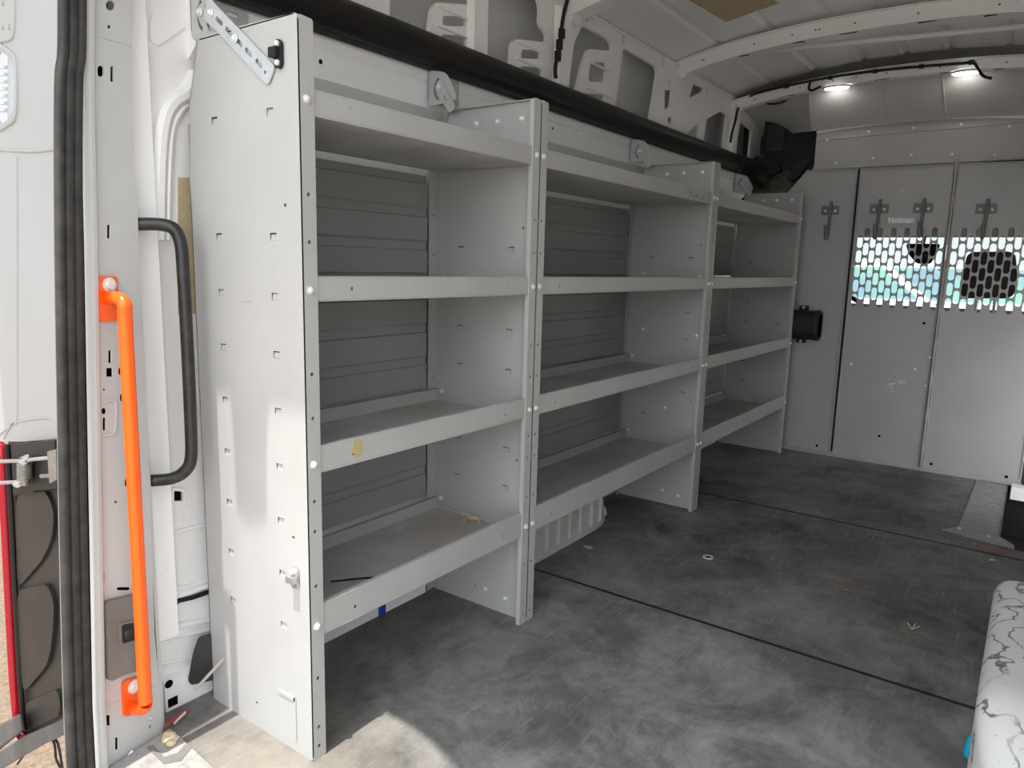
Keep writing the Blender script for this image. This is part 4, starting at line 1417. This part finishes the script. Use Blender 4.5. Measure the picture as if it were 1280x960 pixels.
b.sheet(circle(q.x, q.y, 0.012, 14, 0.02), [], ZP(0.0003), 0.004, 'zinc')
o = b.build('washer'); tag(o, 'flat metal washer on the floor by the wheel housing', 'washer')
for px, py, m, lab_ in ((1059, 739, 'leaf', 'small brown leaf on the middle of the floor'), (1240, 701, 'straw', 'pale crumb on the floor beside the rust stain')):
    b = MB()
    q = at(px, py, z=0.0)
    b.add([(q.x - 0.014, q.y - 0.01, 0.001), (q.x + 0.004, q.y - 0.014, 0.006), (q.x + 0.016, q.y + 0.004, 0.002), (q.x - 0.002, q.y + 0.014, 0.007), (q.x, q.y, 0.003)],
          [(0, 1, 4), (1, 2, 4), (2, 3, 4), (3, 0, 4)], m)
    o = b.build('leaf' if m == 'leaf' else 'crumb'); tag(o, lab_, 'debris')
b = MB()
q = at(1141, 784, z=0.003)
for d in ((-0.016, 0.012), (0.004, 0.022), (0.016, 0.010)):
    b.tube([q + Vector((0, -0.016, 0)), q + Vector((d[0], d[1], 0.004))], 0.0018, 'straw', 5)
o = b.build('dry_grass'); tag(o, 'sprig of dry grass on the floor near the white wheel housing', 'debris')
b = MB()
q = at(1219, 932, z=0.03)
b.lathe([(0.011, -0.03), (0.013, -0.02), (0.013, 0.01), (0.009, 0.022), (0, 0.026)], q + Vector((-0.006, 0, 0)), (0.1, 0.1, 1), 'cyan', 12)
o = b.build('bottle_cap'); tag(o, 'bright cyan plastic cap at the foot of the peeling wheel housing', 'cap')

# ------------------------------------------------------------------ cab beyond the bulkhead
b = MB()
b.box(-0.54, 1.46, 3.66, 5.6, -0.30, -0.27, 'cab')
b.box(1.44, 1.46, 3.66, 5.6, -0.30, 2.0, 'cab')
struct(b.build('trim_14'))
b = MB()
b.prism([(4.95, 0.2), (4.80, 0.80), (5.30, 0.845), (5.50, 0.6), (5.5, 0.2)], 'x', -0.52, 1.44, 'cab')
struct(b.build('wall_front'))
b = MB()
b.prism([(4.70, 1.42), (5.28, 1.352), (5.28, 1.42), (4.70, 1.95)], 'x', -0.52, 1.44, 'cab')
b.box(-0.54, 1.46, 3.99, 4.72, 1.90, 1.95, 'cab')
b.box(-0.54, 1.46, 3.97, 3.99, 1.90, 2.30, 'cab')
b.box(-0.54, -0.425, 3.965, 3.985, -0.3, 2.12, 'cab')
struct(b.build('trim_15'))
b = MB()
for x0, x1 in ((-0.53, -0.46), (1.38, 1.45)):
    b.prism([(5.20, 0.84), (5.30, 0.84), (5.30, 1.40), (5.20, 1.40)], 'x', x0, x1, 'cab')
struct(b.build('trim_13'))
b = MB()
b.box(-0.46, 1.38, 5.285, 5.290, 0.842, 1.36, 'glass')
struct(b.build('window_1'))
r = thing('cab_seat', 'black cab seat with a headrest seen through the right perforated window', 'seat', (0.89, 4.28, 0))
b = MB()
b.sheet(rr(0.62, 1.16, 0.15, 0.84, 0.10, 5), [], YP(4.20), 0.14, 'cab')
b.build('backrest', r, bevel=0.03)
b = MB()
b.sheet(rr(0.62, 1.16, 4.2, 4.75, 0.08, 5), [], ZP(0.05), 0.15, 'cab')
b.build('seat_cushion', r, bevel=0.03)
b = MB()
b.sheet(rp([(0.765, 0.945), (1.02, 0.955), (1.045, 1.03), (1.01, 1.21), (0.98, 1.225), (0.80, 1.22), (0.775, 1.20), (0.755, 1.03)], 0.05, 5), [], YP(4.21), 0.10, 'cab')
hr = b.build('headrest', r, bevel=0.02)
b = MB()
for x in (0.85, 0.94):
    b.tube([(x, 4.26, 0.80), (x, 4.26, 0.97)], 0.008, 'zinc', 8)
b.build('headrest_post', hr)
r = thing('rear_view_mirror', 'dark rear view mirror seen through the perforated bulkhead door', 'mirror', (0.44, 5.0, 1.28))
b = MB()
b.sheet(rp([(0.335, 1.295), (0.55, 1.295), (0.53, 1.22), (0.50, 1.155), (0.42, 1.155), (0.36, 1.22)], 0.02), [], YP(4.98), 0.03, 'cab')
b.build('mirror_shell', r)
b = MB()
b.tube([(0.44, 5.0, 1.28), (0.44, 5.10, 1.42)], 0.012, 'cab', 8)
b.build('stem', r)
r = thing('steering_wheel', 'black steering wheel rim seen through the lower left corner of the perforations', 'steering wheel', (0.0, 4.70, 0.76))
b = MB()
cw = Vector((0.0, 4.70, 0.745))
b.tube([cw + Vector((0.185 * math.cos(a), -0.03 * math.sin(a), 0.175 * math.sin(a))) for a in [2 * math.pi * i / 40 for i in range(40)]], 0.016, 'black', 10, closed=True)
b.build('rim', r)
b = MB()
b.lathe([(0.06, 0), (0.05, -0.03), (0, -0.035)], cw, (0, 1, 0), 'black', 16)
b.tube([cw, cw + Vector((0.18, 0, 0))], 0.014, 'black', 8); b.tube([cw, cw - Vector((0.18, 0, 0))], 0.014, 'black', 8)
b.tube([cw, (0, 4.785, 0.71)], 0.03, 'black', 10)
b.build('hub', r)

# parked vehicle outside, ahead of the windscreen
r = thing('parked_van', 'pale van with teal tinted glass parked ahead, seen through the perforations', 'van', (0.2, 10.6, -0.7))
b = MB()
b.prism([(9.6, -0.45), (11.8, -0.45), (11.8, 0.72), (9.6, 0.72)], 'x', -2.6, 3.6, 'vanwhite')
b.prism([(9.75, 0.72), (11.7, 0.72), (11.5, 1.22), (9.95, 1.22)], 'x', -2.4, 3.2, 'vanwhite')
b.build('body', r, bevel=0.04)
b = MB()
sl = lambda u, v, w: Vector((u, 9.735 + 0.4 * (v - 0.72) + w, v))
b.sheet([(-1.2, 0.76), (-0.10, 0.76), (-0.62, 1.17), (-1.2, 1.17)], [], sl, 0.01, 'teal')
b.sheet([(0.04, 0.76), (1.5, 0.76), (1.5, 1.17), (-0.48, 1.17)], [], sl, 0.01, 'teal')
b.build('window_glass', r)
b = MB()
for x in (-1.6, 2.4):
    b.lathe([(0.30, -0.1), (0.33, -0.06), (0.33, 0.06), (0.30, 0.1)], (x, 9.66, -0.37), (0, 1, 0), 'black', 24)
b.build('wheel', r)

# ------------------------------------------------------------------ light
w = bpy.data.worlds.new('sky')
SC.world = w
w.use_nodes = True
nt = w.node_tree
bg = nt.nodes['Background']
tcn = nt.nodes.new('ShaderNodeTexCoord')
# pale open sky, brighter in the haze behind the van
dt = nt.nodes.new('ShaderNodeVectorMath'); dt.operation = 'DOT_PRODUCT'
nt.links.new(tcn.outputs['Generated'], dt.inputs[0])
dt.inputs[1].default_value = Vector((0.30, -0.85, 0.42)).normalized()
mx_ = nt.nodes.new('ShaderNodeMath'); mx_.operation = 'MAXIMUM'; mx_.inputs[1].default_value = 0.0
nt.links.new(dt.outputs['Value'], mx_.inputs[0])
pw = nt.nodes.new('ShaderNodeMath'); pw.operation = 'POWER'; pw.inputs[1].default_value = 3.0
nt.links.new(mx_.outputs[0], pw.inputs[0])
ma = nt.nodes.new('ShaderNodeMath'); ma.operation = 'MULTIPLY_ADD'
ma.inputs[1].default_value = 1.5; ma.inputs[2].default_value = 0.50
nt.links.new(pw.outputs[0], ma.inputs[0])
bg.inputs['Color'].default_value = (0.93, 0.965, 1.0, 1)
nt.links.new(ma.outputs[0], bg.inputs['Strength'])
sd = bpy.data.lights.new('sun', 'SUN')
sd.energy = 3.2
sd.angle = 0.012
sd.color = (1.0, 0.95, 0.86)
so = bpy.data.objects.new('sun', sd)
COL.objects.link(so)
so.rotation_euler = Vector((-0.05, 1.0, -3.5)).to_track_quat('-Z', 'Y').to_euler()
so.location = (0, -3, 8)

vs_ = SC.view_settings
SC.display_settings.display_device = 'sRGB'
vs_.view_transform = 'Standard'
vs_.look = 'None'
vs_.exposure = 0.98
vs_.gamma = 1
vs_.use_curve_mapping = False
SC.cycles.max_bounces = 12
SC.cycles.diffuse_bounces = 8
SC.cycles.use_denoising = True
